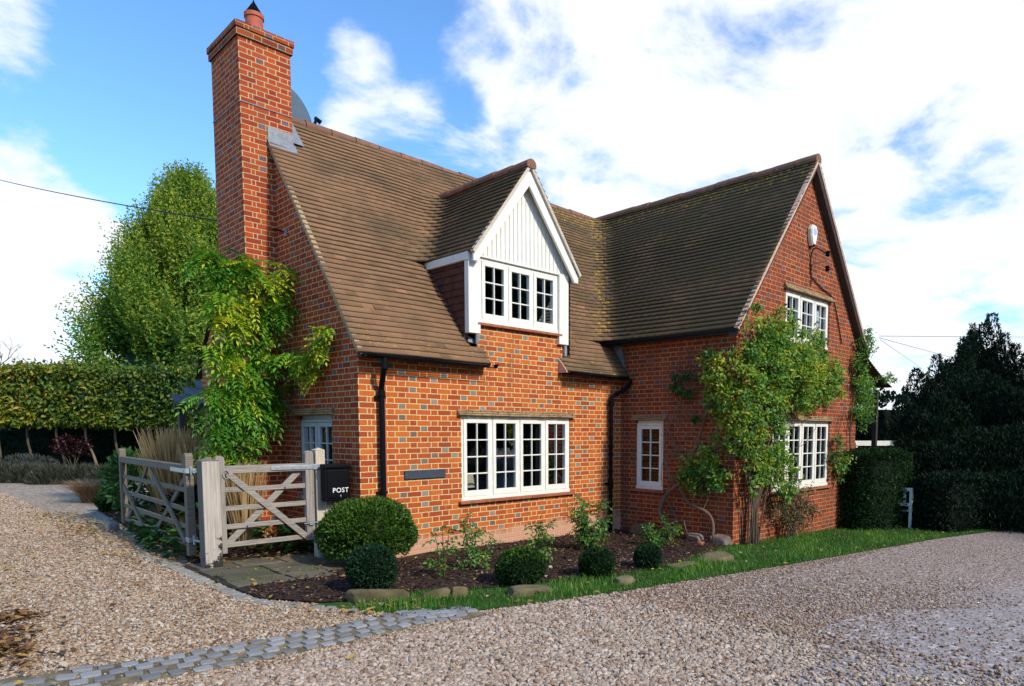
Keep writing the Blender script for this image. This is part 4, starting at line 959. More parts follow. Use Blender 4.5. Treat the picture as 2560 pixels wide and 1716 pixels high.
local(L.build('foliage', G_rose, t), TL); m = MB(); r = random.Random(4)
for k in range(15):
    x0 = r.uniform(5.33, 5.72); x1 = x0+r.uniform(-.35, .45); z2 = r.uniform(1.6, 3.2)
    P = catmull([(x0, -2.55+r.uniform(-.08, .08), -.15), (x0+(x1-x0)*.3, -2.58, .7), (x1, -2.6, 1.4), (x1+r.uniform(-.2, .5), -2.58, z2)], 6); m.tube(P, [.017*(1-.6*i/len(P)) for i in range(len(P))], 6)
for k in range(10):
    x0 = r.uniform(5.3, 7); z0 = r.uniform(1.5, 3); m.tube(catmull([(x0, -2.5, z0), (x0+.3, -2.55, z0+r.uniform(0, .3)), (x0+.8, -2.52, z0+r.uniform(-.1, .4))], 5), .006, 5)
local(m.build('cane', M_bark, t), TL)
t = thing('browning_rose', 'straggly browning rose at the foot of the gable under the lower window', 'climbing plant', (6.8, -2.55, gzf(6.8, -2.55))); TL = np.array(t.location); L = Leaves()
for (x, y, z, r) in [(7.0, -2.62, .55, .36), (6.3, -2.65, .48, .30), (6.75, -2.65, .25, .26), (6.7, -2.62, .75, .25), (7.4, -2.6, .40, .2)]: scatter_leaves(L, (x, y, z), r, int(620*(r/.4)**2), (1, .5, 1), .5, .25, (.035, .065))
local(L.build('foliage', G_dry, t), TL); m = MB()
r = random.Random(44)
for k in range(14):
    a = r.uniform(-1, 1); m.tube(catmull([(6.72+.05*a, -2.55, -.15), (6.75+a*.25, -2.6, .3), (6.8+a*.6, -2.6, r.uniform(.3, .95))], 5), [.014-.0008*i for i in range(11)], 5)
m.tube(catmull([(7.35, -2.5, .55), (7.55, -2.55, .35), (7.6, -2.55, .15), (7.45, -2.5, .05)], 5), .012, 6); local(m.build('cane', M_bark, t), TL)
t = thing('corner_climber', 'climber trailing down the far edge of the gable by the clipped hedge', 'climbing plant', (9.6, -2.5, gzf(9.6, -2.5))); TL = np.array(t.location); L = Leaves()
for (x, y, z, r) in [(9.75, -2.52, 3.62, .24), (9.95, -2.5, 3.75, .15), (9.62, -2.52, 3.2, .22), (9.55, -2.52, 2.85, .20), (9.85, -2.5, 2.5, .30), (9.6, -2.52, 2.15, .2), (10.2, -2.4, 2.75, .24), (10.5, -2.3, 2.55, .26), (10.8, -2.2, 2.9, .2), (10.4, -2.3, 2.2, .26), (11.0, -2.2, 2.45, .22), (8.75, -2.52, 1.30, .24), (8.9, -2.52, 1.05, .18), (8.7, -2.5, 1.6, .12), (11.6, -2.3, 3.0, .14), (12.0, -2.3, 3.1, .12)]: scatter_leaves(L, (x, y, z), r, int(620*(r/.3)**2), (1, .6, 1), .45, .22, (.045, .075))
local(L.build('foliage', G_rose, t), TL); m = MB(); m.tube(catmull([(9.55, -2.45, -.2), (9.6, -2.46, .8), (9.4, -2.46, 1.8), (9.62, -2.46, 2.8), (9.8, -2.46, 3.8)], 6), .014, 6); m.tube(catmull([(9.4, -2.46, 1.8), (9.05, -2.47, 2.2), (8.75, -2.47, 1.5), (8.8, -2.47, 1.0)], 6), .008, 5)
m.tube(catmull([(9.8, -2.46, 3.0), (10.6, -2.3, 2.9), (12.2, -2.3, 3.15)], 6), .010, 5); local(m.build('stem', M_bark, t), TL)

# bare vine on the wing's side wall
t = thing('bare_vine', 'gnarled bare vine twisting up the shaded side wall beside the narrow window', 'climbing plant', (5.0, -1.5, gzf(5, -1.5))); TL = np.array(t.location); m = MB(); r = random.Random(8); X = 5.06
def vine(P, r0, r1, name='stem'):
    Q = catmull([(X-.03-a[2] if len(a) > 2 else X-.03, a[0], a[1]) for a in P], 6); n = len(Q); m.tube(Q, [r0+(r1-r0)*i/n for i in range(n)], 7)
vine([(-1.42, -.12, .12), (-1.12, .30, .08), (-1.02, .45, .05), (-1.12, .70, .05), (-1.30, .86, .05), (-1.55, 1.1, .04), (-1.72, 1.6), (-1.9, 2.1), (-2.05, 2.6)], .044, .016)
vine([(-1.42, .86, .05), (-1.50, .78, .04), (-1.62, .62, .03), (-1.95, .52, .05), (-2.08, .40, .05), (-2.12, .22, .06), (-2.08, .02, .08)], .030, .018)
vine([(-2.05, -.1, .1), (-2.1, .12, .1), (-1.95, .04, .08), (-1.75, .0, .06), (-1.60, .12, .05), (-1.52, .32, .04)], .016, .007)
vine([(-1.22, .80, .03), (-1.02, .62), (-.92, .66)], .014, .005); vine([(-1.3, .9), (-1.12, 1.2), (-1.05, 1.55), (-1.2, 2.0), (-1.42, 2.45), (-1.5, 2.9)], .014, .005)
vine([(-1.5, 1.1), (-1.35, 1.5), (-1.1, 1.95), (-1.12, 2.15)], .010, .004); vine([(-1.9, .55, .04), (-2.0, .85), (-1.8, 1.1)], .010, .004); vine([(-1.55, 1.1), (-1.2, .95), (-1.15, .62), (-1.3, .4), (-1.28, .1)], .009, .004)
for k in range(64):
    y = r.uniform(-2.1, -1.15); z = r.uniform(.9, 2.6); vine([(y, z), (y+r.uniform(-.15, .15), z+r.uniform(-.1, .2), r.uniform(.0, .08)), (y+r.uniform(-.3, .3), z+r.uniform(-.2, .35), r.uniform(.0, .1))], .006, .003)
local(m.build('stem', M_barkl, t), TL); m = MB()
for k in range(60):
    y = r.gauss(-1.55, .22); z = r.gauss(2.62, .22); vine([(y, z), (y+r.uniform(-.15, .15), z+r.uniform(-.1, .2), r.uniform(.0, .10)), (y+r.uniform(-.3, .3), z+r.uniform(-.2, .3), r.uniform(.0, .14))], .005, .0025)
vine([(-1.75, 3.05), (-1.95, 3.22, .06), (-2.15, 3.2, .10), (-2.05, 3.05, .08)], .006, .004); vine([(-1.55, 2.7), (-1.62, 3.0, .04), (-1.5, 3.2, .05)], .007, .003)
local(m.build('twig', M_twig, t), TL); L = Leaves()
for (y, z, rr) in [(-1.35, 2.52, .15), (-1.5, 2.4, .12), (-1.6, 2.65, .12), (-1.75, 2.0, .10), (-1.3, 2.62, .10)]: scatter_leaves(L, (4.98, y, z), rr, int(170*(rr/.15)**2), (.5, 1, 1), .28, .12, (.04, .07), out=(-.6, 0, .1))
local(L.build('foliage', G_rose, t), TL)

# ------------------------------------------------------------------ trees and hedges
def limb_tree(t, H, spread, trunk_r, n=9, z0=1.5, mat=M_bark, seed=1):
    r = random.Random(seed); m = MB(); m.tube([(0, 0, -.2), (.05, 0, H*.3), (-.05, .05, H*.6), (0, 0, H*.92)], [trunk_r, trunk_r*.75, trunk_r*.42, trunk_r*.1], 9); m.build('trunk', mat, t)
    m = MB()
    for k in range(n):
        a = k*2.4+r.uniform(-.3, .3); z = z0+(H*.75-z0)*k/n; s_ = spread*(1-.5*k/n)*r.uniform(.7, 1)
        m.tube(catmull([(0, 0, z), (s_*.45*math.cos(a), s_*.45*math.sin(a), z+H*.10), (s_*.9*math.cos(a), s_*.9*math.sin(a), z+H*.20)], 4), [trunk_r*.32*(1-.85*i/9) for i in range(9)], 6)
    m.build('limb', mat, t)
p = at(448, 870, 36); bx, by = p.x, p.y
t = thing('hornbeam_tree', 'tall dense green tree rising behind the chimney', 'tree', (bx, by, .1)); H = 14.2; limb_tree(t, H, 4.6, .32, 12, 2.4)
L = Leaves(); ns = 7200
hz = rng.random(ns)**.8; prof = np.interp(hz, [0, .06, .16, .35, .6, .8, .93, 1], [.90, 1.06, 1.0, .86, .62, .40, .20, .05])*5.15
a = rng.uniform(0, 2*np.pi, ns); rad = prof*np.clip(1-np.abs(rng.normal(0, .17, ns)), .25, 1.05)*(.88+.16*np.sin(a*5+hz*17)+.06*np.sin(a*11+hz*31)); base = np.stack([rad*np.cos(a), rad*np.sin(a), 2.2+hz*(H-3.2)], 1)
low = hz < .30
keep = ~(low & (rng.random(ns) < .55)); base = base[keep]; hz = hz[keep]; a = a[keep]; ns = len(base)
outw = np.stack([np.cos(a), np.sin(a), np.zeros(ns)], 1); up = np.clip(.35+hz*1.9, 0, 1.9)[:, None]*np.array([0, 0, 1.])
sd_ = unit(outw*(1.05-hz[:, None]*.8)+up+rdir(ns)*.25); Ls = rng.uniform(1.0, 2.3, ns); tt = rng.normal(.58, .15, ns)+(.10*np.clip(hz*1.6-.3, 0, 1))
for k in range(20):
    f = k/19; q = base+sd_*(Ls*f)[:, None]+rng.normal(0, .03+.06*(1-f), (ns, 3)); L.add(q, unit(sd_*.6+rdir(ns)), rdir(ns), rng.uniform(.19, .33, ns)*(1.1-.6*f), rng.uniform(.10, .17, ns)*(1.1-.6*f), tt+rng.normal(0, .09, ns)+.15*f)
[L.blob(np.array([0, 0, z])+ICO2[0]*np.array([q, q, 1.9]), ICO2[1], .05) for z, q in ((4.6, 3.4), (6.4, 3.1), (8.2, 2.4), (10.0, 1.6), (11.4, .8))]
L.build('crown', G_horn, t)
p = at(300, 850, 44); t = thing('dark_evergreen', 'low dark evergreen tree under the tall tree, above the pleached hedge', 'tree', (p.x-3.2, p.y, .1)); m = MB(); m.tube([(0, 0, -.2), (0, 0, 4)], [.2, .08], 7); m.build('trunk', M_bark, t); L = Leaves()
for (x, z, rr) in [(0, 4.2, 1.8), (1.8, 4.4, 1.8), (3.5, 4.3, 2.0), (5.5, 4.0, 2.2), (8, 4.0, 2.4), (-1.6, 3.7, 1.2), (3, 2.6, 2.4), (6, 2.2, 2.4), (0, 2.5, 2)]: n = int(900*(rr/1.8)**2); shrub_shell(L, (x, 0, z), rr, n, .32, .16, .4, .2, (1, .8, .8), jitter=.16, lump=.3)
L.build('crown', G_dark, t)
# pleached trees: clear stems and a clipped box of leaves on top
R0 = at(0, 1065, 29); R1 = at(400, 1065, 29); along = (R1-R0); along.z = 0; WID = along.length; along.normalize(); acr = Vector((-along.y, along.x, 0))
cent = [(-.06, .10), (.03, .06), (.235, .275), (.39, .43), (.60, .645), (.735, .80), (.90, .94)]
lab = ['pleached tree at the left edge of the picture with yellow leaves', 'pleached tree with brownish orange top, second from the left edge', 'pleached tree with a leaning pale stem in front of the red shrub', 'pleached tree with the whitest stem, right of the red shrub', 'pleached tree with a thin dark stem, middle of the row', 'pleached tree with a thin pale stem behind the wide gate', 'greenest pleached tree, nearest the slate roofed shed']
for k in range(7):
    f0 = (k-.5)/6.0; f1 = (k+.55)/6.0; fc = (f0+f1)/2; w = (f1-f0)*WID; p = R0+along*(WID*fc); g = .16
    t = thing('pleached_tree', lab[k], 'tree', (p.x, p.y, g), 'pleached trees in a row'); L = Leaves(); n = 2600; ang = math.atan2(along.y, along.x); t.rotation_euler = (0, 0, ang)
    P = rng.uniform(-1, 1, (n, 3)); ax = rng.integers(0, 3, n); sg = np.where(rng.random(n) < .5, -1, 1); P[np.arange(n), ax] = sg*(1-np.abs(rng.normal(0, .12, n)))
    P = P*np.array([w/2, .5, 1.06])+np.array([0, 0, 2.98])+rng.normal(0, .06, (n, 3)); P[:, 2] += (.10*np.sin(P[:, 0]*3+k)+.28*rng.random(n)**4+[-.06, .05, .0, .08, -.04, .04, -.08][k])*(P[:, 2] > 3.5); P[:, 0] *= .96+.05*np.sin(P[:, 2]*5+k)
    tb = .60-.06*k+.05*math.sin(k*2.); P[:, 2] += np.where(P[:, 2] < 2.15, -.22*rng.random(n)*(.5+.5*np.sin(P[:, 0]*7+k)), 0); cl_ = .16*np.sin(P[:, 0]*4.1+2*k)*np.sin(P[:, 2]*5+k); L.add(P, unit(rdir(n)+np.array([0, -.4, -.2])), rdir(n)+np.array([0, -.5, .6]), rng.uniform(.13, .25, n), rng.uniform(.08, .14, n), rng.normal(tb+.06, .17, n)+cl_)
    bv = np.array([[x, y, z] for z in (2.1, 3.85) for y in (-.35, .35) for x in (-w/2+.1, w/2-.1)]); L.blob(bv, [(0, 1, 5), (0, 5, 4), (2, 6, 7), (2, 7, 3), (0, 4, 6), (0, 6, 2), (1, 3, 7), (1, 7, 5), (4, 5, 7), (4, 7, 6), (0, 2, 3), (0, 3, 1)], .03)
    L.build('crown', G_pleach, t); lean = [0, .1, .32, .42, .05, .08, .22][k]
    m = MB(); m.tube(catmull([(lean, 0, -.1), (lean*.5, .02, .6), (-.03, 0, 1.2), (0, 0, 2.3)], 5), [.065, .06, .055, .05, .05]+[.045]*11, 8); m.build('trunk', [M_bark, M_bark, M_barkl, M_birch if 'M_birch' in globals() else M_barkl, M_bark, M_barkl, M_barkl][k], t)
def hedge_box(name, label, c, size, ang, n, mat, ll, parent_cat='hedge', t0=.45, gap=.0, round_=.0, parts=True):
    t = thing(name, label, parent_cat, (c[0], c[1], c[2])); t.rotation_euler = (0, 0, ang); L = Leaves(); P = rng.uniform(-1, 1, (n, 3)); ax = rng.integers(0, 3, n); sg = np.where(rng.random(n) < .5, -1, 1); P[np.arange(n), ax] = sg*(1-np.abs(rng.normal(0, .05, n)))
    if round_: 
        rr = np.linalg.norm(P[:, :2], axis=1); f = np.minimum(1, (1+round_*.0)/np.maximum(rr, 1e-6)); hi = P[:, 2] > .3; k = np.where(rr > 1.12, 1.12/rr, 1.); P[:, :2] *= k[:, None]; P[:, 2] -= np.clip(rr*k-.55, 0, 1)**2*round_*(P[:, 2] > 0)
    nv = P.copy(); P = P*np.array(size)/2+np.array([0, 0, size[2]/2])+rng.normal(0, ll*.45, (n, 3)); L.add(P, unit(nv*.7+rdir(n)+np.array([0, 0, .2])), rdir(n), rng.uniform(ll*.7, ll*1.3, n), rng.uniform(ll*.4, ll*.7, n), rng.normal(t0, .2, n))
    s = np.array(size)/2*np.array([.9 if not round_ else .74, .9 if not round_ else .74, .86]); bv = np.array([[x*s[0], y*s[1], s[2]*(1+z)] for z in (-1, 1) for y in (-1, 1) for x in (-1, 1)]); L.blob(bv, [(0, 1, 5), (0, 5, 4), (2, 6, 7), (2, 7, 3), (0, 4, 6), (0, 6, 2), (1, 3, 7), (1, 7, 5), (4, 5, 7), (4, 7, 6)], .02)
    L.build('foliage', mat, t); m = MB(); 
    for x in (-.3, .3): m.tube([(x*size[0], 0, -.1), (x*size[0], 0, size[2]*.7)], .04, 6)
    m.build('stem', M_bark, t); return t
hc = R0+along*(WID*.45)+acr*2.2
hedge_box('background_hedge', 'dark tall hedge behind the stems of the pleached trees', (hc.x, hc.y, .1), (WID*1.5, 1.2, 2.35), math.atan2(along.y, along.x), 11000, G_dark, .16)
p = at(165, 1040, 28.6); t = thing('red_shrub', 'crimson leaved shrub behind the leaning pleached stems', 'shrub', (p.x, p.y, .15)); L = Leaves(); shrub_shell(L, (0, 0, .95), .62, 420, .14, .08, .5, .3, (1.3, .6, .75), jitter=.3, core=False, lump=.3); L.build('foliage', G_red, t); m = MB(); [m.tube([(0, 0, -.1), (.5*math.cos(q), .2, 1.2)], .015, 5) for q in (0, 1, 2, 3)]; m.build('stem', M_bark, t)
lavl = ['largest grey lavender mound on the left edge of the gravel', 'grey lavender mound with a hummock behind, second from the left', 'grey-green lavender mound in front of the leaning pale stems', 'dark lavender mound right of the leaning pale stems', 'last lavender mound, beside the russet grass']
for k in range(5):
    p = at(-5+66*k+8*(k % 2), 1085, 20.5+.3*(k % 2)); t = thing('lavender_bush', lavl[k], 'lavender', (p.x, p.y, .15), 'lavender mounds edging the gravel'); L = Leaves(); n = 2200; d = rdir(n); d[:, 2] = np.abs(d[:, 2]); P = d*np.array([.68, .5, .52+.06*(k == 0)])*(1-np.abs(rng.normal(0, .2, n)))[:, None]; L.add(P, unit(d+np.array([0, 0, .8])+rdir(n)*.4), rdir(n), rng.uniform(.10, .22, n), rng.uniform(.012, .025, n), rng.normal(.45, .25, n)); L.blob(ICO2[0]*np.array([.5, .36, .34]), ICO2[1], .1); L.build('foliage', G_lav, t)
G_lawnp = [tuple(at(u, v, d).xy) for (u, v, d) in ((-150, 1060, 23), (330, 1060, 23), (420, 1050, 34), (-150, 1050, 34))]
sheet('lawn', G_lawnp, M_turf, .014, 1.5)
p = at(60, 1052, 24); t = thing('clipped_lavender_mound', 'brownish rounded mound on the lawn behind the lavender row', 'shrub', (p.x, p.y, .15)); L = Leaves(); shrub_shell(L, (0, 0, .3), .9, 1100, .16, .03, .3, .2, (1, .7, .45), jitter=.12); L.build('foliage', G_lav, t)

def bare_tree(name, label, p, H, seed):
    t = thing(name, label, 'tree', (p.x, p.y, .1)); r = random.Random(seed); m = MB(); tw = MB()
    def grow(b, d, L_, rad, lev):
        e = b+d*L_+Vector((r.uniform(-.1, .1), r.uniform(-.1, .1), 0))*L_; (m if lev < 3 else tw).tube([b, b.lerp(e, .5)+Vector((r.uniform(-.05, .05), r.uniform(-.05, .05), .02))*L_, e], [rad, rad*.8, rad*.62], 5 if lev < 3 else 4, False)
        if lev >= 6: return
        for k in range(3 if lev < 4 else 2): 
            v = (d+Vector((r.gauss(0, .6), r.gauss(0, .6), r.gauss(.15, .35)))).normalized(); grow(b.lerp(e, r.uniform(.55, 1)), v, L_*r.uniform(.62, .85), rad*.58, lev+1)
    grow(Vector((0, 0, 0)), Vector((0, 0, 1)), H*.30, H*.02, 0); m.build('trunk', M_bark, t); tw.build('twig', M_bark, t)
bare_tree('bare_tree', 'leafless tree cut by the left edge, above the hedge', at(-16, 900, 46), 9.2, 3)
bare_tree('bare_tree', 'small leafless tree right of the one at the left edge', at(62, 900, 48), 5.8, 12)
# roof far beyond the hedge
p = at(215, 862, 60); t = thing('distant_barn', 'long low grey roofed barn just showing over the pleached hedge', 'building', (p.x, p.y, 0)); t.rotation_euler = (0, 0, math.atan2(along.y, along.x)); m = MB(); m.box((0, 0, 2.4), (15, 6, 4.8)); m.build('wall', M_brickw, t); m = MB(); m.prism([(-7.7, -3.3, 4.75), (-7.7, 0, 7.35), (-7.7, 3.3, 4.75)], (15.4, 0, 0)); m.build('roof', M_zinc, t)

# yew mass on the right: upright plumes
def yew(name, label, plumes, base, seed, mat=G_yew):
    rg = np.random.default_rng(seed); t = thing(name, label, 'tree', base); L = Leaves(); TLy = np.array(base)
    for (x, y, z0, z1, rr) in plumes:
        ht = z1-z0; n = int(1500*ht*rr*2.6); f = rg.random(n)**.8; a = rg.uniform(0, 2*np.pi, n); sub = np.floor(rg.random(n)*6); sx = np.cos(sub*1.05+x)*rr*.45; sy = np.sin(sub*1.05+x)*rr*.45; hs = 1-.22*((sub*37 % 6)/6)
        pr = rr*.62*np.interp(f, [0, .5, .85, 1], [1, .95, .70, .20])*(1-np.abs(rg.normal(0, .15, n))); P = np.stack([x+sx*(1-f*.25)+pr*np.cos(a), y+sy*(1-f*.25)+pr*np.sin(a), z0+ht*f*hs], 1)
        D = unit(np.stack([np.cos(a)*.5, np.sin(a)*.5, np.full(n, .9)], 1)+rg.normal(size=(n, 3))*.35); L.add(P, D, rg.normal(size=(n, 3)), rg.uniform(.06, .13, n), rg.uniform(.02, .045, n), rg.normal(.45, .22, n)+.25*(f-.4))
        L.blob(np.array([x, y, (z0+z1)/2-.1*ht])+ICO2[0]*np.array([rr*.55, rr*.55, ht*.40]), ICO2[1], .0)
    local(L.build('crown', mat, t), TLy); m = MB(); m.tube([(0, 0, -.3), (0, 0, 2.5)], [.3, .15], 8); m.build('trunk', M_bark, t)
def YP(u, v, d, rr, z0=None, lift=0): q = at(u, v, d); return (q.x, q.y, -.35 if z0 is None else z0, q.z+lift, rr)
PL = [YP(2052, 960, 17.2, .55), YP(2080, 905, 17.6, .6), YP(2112, 845, 18, .6), YP(2145, 815, 18.6, .55), YP(2165, 835, 18.2, .5), YP(2192, 775, 19, .55), YP(2210, 745, 19.4, .4), YP(2243, 722, 19.6, .75), YP(2275, 765, 19.2, .6), YP(2300, 790, 19, .6), YP(2325, 812, 18.6, .6), YP(2360, 835, 18.2, .7), YP(2400, 820, 18.5, .8), YP(2450, 850, 18, .9),
      YP(2090, 990, 16.6, .7), YP(2130, 930, 16.8, .8), YP(2170, 900, 17, .8), YP(2215, 860, 17.4, .9), YP(2260, 850, 17.4, .9), YP(2300, 880, 17, .9), YP(2345, 890, 16.6, .9), YP(2400, 880, 16.6, 1.0), YP(2130, 1030, 15.8, .8), YP(2180, 1000, 15.6, .9), YP(2240, 980, 15.6, 1.), YP(2300, 975, 15.4, 1.), YP(2360, 970, 15.2, 1.), YP(2420, 960, 15.2, 1.), YP(2200, 1085, 14.9, .8), YP(2260, 1070, 14.8, .9), YP(2320, 1070, 14.6, .9), YP(2390, 1060, 14.4, .9)]
bq = at(2240, 1190, 18)
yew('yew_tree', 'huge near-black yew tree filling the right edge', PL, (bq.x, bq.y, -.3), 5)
hb = at(2012, 1100, 13.3)
hedge_box('clipped_hedge', 'clipped dark block hedge with rounded top against the end of the gable', (9.95, -2.80, gzf(9.9, -2.8)), (1.75, .85, 1.62), -.20, 15000, G_box, .055, t0=.34, round_=.35)
q = at(2165, 1190, 14.3); hedge_box('low_yew_hedge', 'low dark yew hedge between the white bench and the big yew', (q.x, q.y, gzf(q.x, q.y)), (1.6, .8, 1.15), -.2, 7500, G_yew, .07, t0=.42, round_=.4)

q = at(2030, 1060, 23)
hedge_box('garden_hedge', 'tall dark hedge behind the porch and the white pergola posts', (q.x, q.y, -.4), (9, 1.6, 3.4), -.5, 5000, G_dark, .2)
# trees across the lane, behind the viewer: they stand in the window reflections
for k, (x, y, h) in enumerate([(-16, -34, 9), (-8, -37, 11), (0, -35, 10), (8, -38, 12), (17, -37, 11), (26, -33, 12), (12.5, -23, 12), (18.5, -24, 13), (24, -19, 13), (30, -12, 13), (-24, -29, 10), (-30, -20, 9)]):
    t = thing('lane_tree', 'broad tree across the lane behind the viewer', 'tree', (x, y, -.2), 'trees across the lane'); m = MB(); m.tube([(0, 0, -.2), (0, 0, h*.6)], [.3, .12], 7); m.build('trunk', M_bark, t); L = Leaves(); 
    for j in range(7):
        a = j*.9; shrub_shell(L, (2.2*math.cos(a), 2.2*math.sin(a), h*(.30+.09*j)), h*.32, 900, .6, .35, .5, .2, (1, 1, .85), jitter=.2, lump=.2)
    L.build('crown', G_dark, t)

# ================================================================== gates, posts and things on the house
def post(name, label, x, y, s, h, mat, cap, z=None, rot=0.):
    z = gzf(x, y) if z is None else z; t = thing(name, label, 'post', (x, y, z)); t.rotation_euler = (0, 0, rot); m = MB(); m.box((0, 0, h/2-.15), (s, s, h+.3)); m.build('shaft', mat, t, bevel=.010)
    m = MB(); b = s/2+.002; hh = h; m.add([(-b, -b, hh), (b, -b, hh), (b, b, hh), (-b, b, hh), (0, 0, hh+cap)], [(0, 1, 4), (1, 2, 4), (2, 3, 4), (3, 0, 4), (3, 2, 1, 0)]); m.build('cap', M_woodd if s > .16 else mat, t); return t
def post_mat():
    t = NT('big oak post'); g = t.obj(); mp = t.n('ShaderNodeMapping'); t.l(g, mp.inputs[0]); mp.inputs['Scale'].default_value = (50, 50, 2.5); n = t.noise(1, 4, .6, mp.outputs[0]); k = t.noise(11, 3, .6, g)
    c = t.mix(t.rng(n, .3, .7), (.34, .285, .23), (.48, .42, .35)); c = t.mix(t.math('MULTIPLY', t.rng(k, .66, .72), .75), c, (.10, .085, .07))
    sp = t.n('ShaderNodeSeparateXYZ'); t.l(g, sp.inputs[0]); rot = t.math('ADD', t.math('ADD', t.math('MULTIPLY', sp.outputs[2], -1.5), t.math('MULTIPLY', sp.outputs[0], 2.0)), t.math('MULTIPLY', t.noise(9, 5, .75, g), 2.2)); c = t.mix(t.rng(rot, .80, .92), c, (.030, .027, .025))
    side = t.rng(sp.outputs[0], -.085, -.095, 0, .8); c = t.mix(side, c, (.045, .04, .035))  # left face darkened in the colour, standing in for its shade
    return t.done(t.bsdf(c, .85, t.bump(n, .4, .004), .2))
M_post = post_mat()
GY = .38
post('gate_post', 'thick pale oak gate post with dark peeling foot between the two gates', -1.665, .37, .185, 1.26, M_post, .045, z=.205)
post('gate_post', 'slimmer oak gate post beside the black letter box', -.355, .41, .125, 1.40, M_woodp, .03, z=.165)
def gate(name, label, P0, P1, zb, h, rails, stiles, braces, back_braces, mat, matv, rail_h=.058, top_h=.095, group='weathered oak field gates', hinge_at=1, tt=.05):
    """P0 -> P1 in plan; stiles: ((height below, height above) at each end)"""
    a = Vector((*P0, 0)); b = Vector((*P1, 0)); d = (b-a); Lg = d.length; d.normalize(); t = thing(name, label, 'gate', (P0[0], P0[1], zb), group=group); t.rotation_euler = (0, 0, math.atan2(d.y, d.x))
    for k, (x, (lo_, hi_, w)) in enumerate(zip((0, Lg), stiles)):
        m = MB(); n = 6; pts = [(x-w/2, -tt/2-.012, lo_), (x+w/2, -tt/2-.012, lo_), (x+w/2, -tt/2-.012, hi_-.04)]+[(x+w/2*math.cos(q), -tt/2-.012, hi_-.04+.04*math.sin(q)) for q in [math.pi*i/n for i in range(1, n)]]+[(x-w/2, -tt/2-.012, hi_-.04)]
        m.prism(pts, (0, tt+.024, 0)); m.build('stile', matv, t, bevel=.005)
    w0 = stiles[0][2]/2; w1 = stiles[1][2]/2
    for z in rails: m = MB(); m.box(((Lg+w0-w1)/2, 0, z+rail_h/2), (Lg-w0-w1+.04, .028, rail_h)); m.build('rail', mat, t, bevel=.004)
    m = MB(); m.prism([(w0-.02, -.036, h-top_h), (Lg-w1+.02, -.036, h-top_h), (Lg-w1+.02, -.036, h), (w0-.02, -.036, h-.004)], (0, .072, 0)); m.build('top_rail', mat, t, bevel=.008)
    for (x0, z0, x1, z1) in braces: m = MB(); m.bar((x0, -.028, z0), (x1, -.028, z1), .026, .072, (0, 0, 1)); m.build('brace', mat, t, bevel=.004)
    for (x0, z0, x1, z1) in back_braces: m = MB(); m.bar((x0, .028, z0), (x1, .028, z1), .026, .072, (0, 0, 1)); m.build('brace', mat, t, bevel=.004)
    m = MB()
    for (x0, z0, x1, z1) in braces+back_braces:
        for z in list(rails):
            f = (z+rail_h/2-z0)/(z1-z0)
            if 0 <= f <= 1: m.tube([(x0+(x1-x0)*f, -.048, z+rail_h/2), (x0+(x1-x0)*f, -.036, z+rail_h/2)], [.007, .011], 8)
    m.build('bolt', M_zinc, t)
    return t, Lg
t, Lg = gate('short_gate', 'short pale oak gate of five bars with crossed braces, standing between two posts', (-1.545, GY), (-.50, GY), .44, .963, [0, .215, .43, .65], [(-.065, 1.08, .095), (-.02, 1.12, .105)], [(.08, .87, .98, .035)], [(.06, .03, .97, .90)], M_wood, M_woodv)
m = MB(); m.box((Lg-.22, -.045, .915), (.52, .010, .052)); m.box((Lg+.09, -.045, .915), (.10, .012, .07)); m.build('hinge', M_zinc, t, bevel=.003); m = MB()
for x in (-.40, -.22, -.05): m.tube([(Lg+x, -.062, .915), (Lg+x, -.048, .915)], [.008, .013], 8)
m.tube([(.055+.035*math.cos(q), -.05, .86+.045*math.sin(q)) for q in [2*math.pi*i/14 for i in range(15)]], .006, 6); m.box((Lg, -.05, .20), (.06, .03, .05)); m.tube([(Lg-.10, -.06, .20), (Lg+.16, -.06, .205)], .008, 6); m.build('latch', M_zinc, t)
t, Lg = gate('field_gate', 'wide grey-green oak field gate of five bars, standing away from the viewer', (-1.70, .95), (-1.60, 4.42), .40, 1.0, [0, .21, .42, .66], [(-.10, 1.14, .11), (-.04, 1.12, .09)], [(.10, .90, 1.75, .02), (2.05, .92, 3.35, .05)], [(1.70, .90, .12, .05), (3.30, .55, 2.2, .02)], M_woodd, M_woodd, tt=.06)
m = MB(); m.box((.28, .05, .93), (.55, .012, .05)); m.box((-.03, .0, .93), (.14, .10, .055)); m.box((-.03, .0, .10), (.14, .10, .055)); m.tube([(-.13, 0, .88), (-.13, 0, .99)], .014, 8); m.tube([(-.13, 0, .05), (-.13, 0, .16)], .014, 8); m.bar((-.13, 0, .93), (-.35, -.03, .93), .012, .02); m.bar((-.13, 0, .10), (-.35, -.03, .10), .012, .02); m.build('hinge', M_zinc, t)
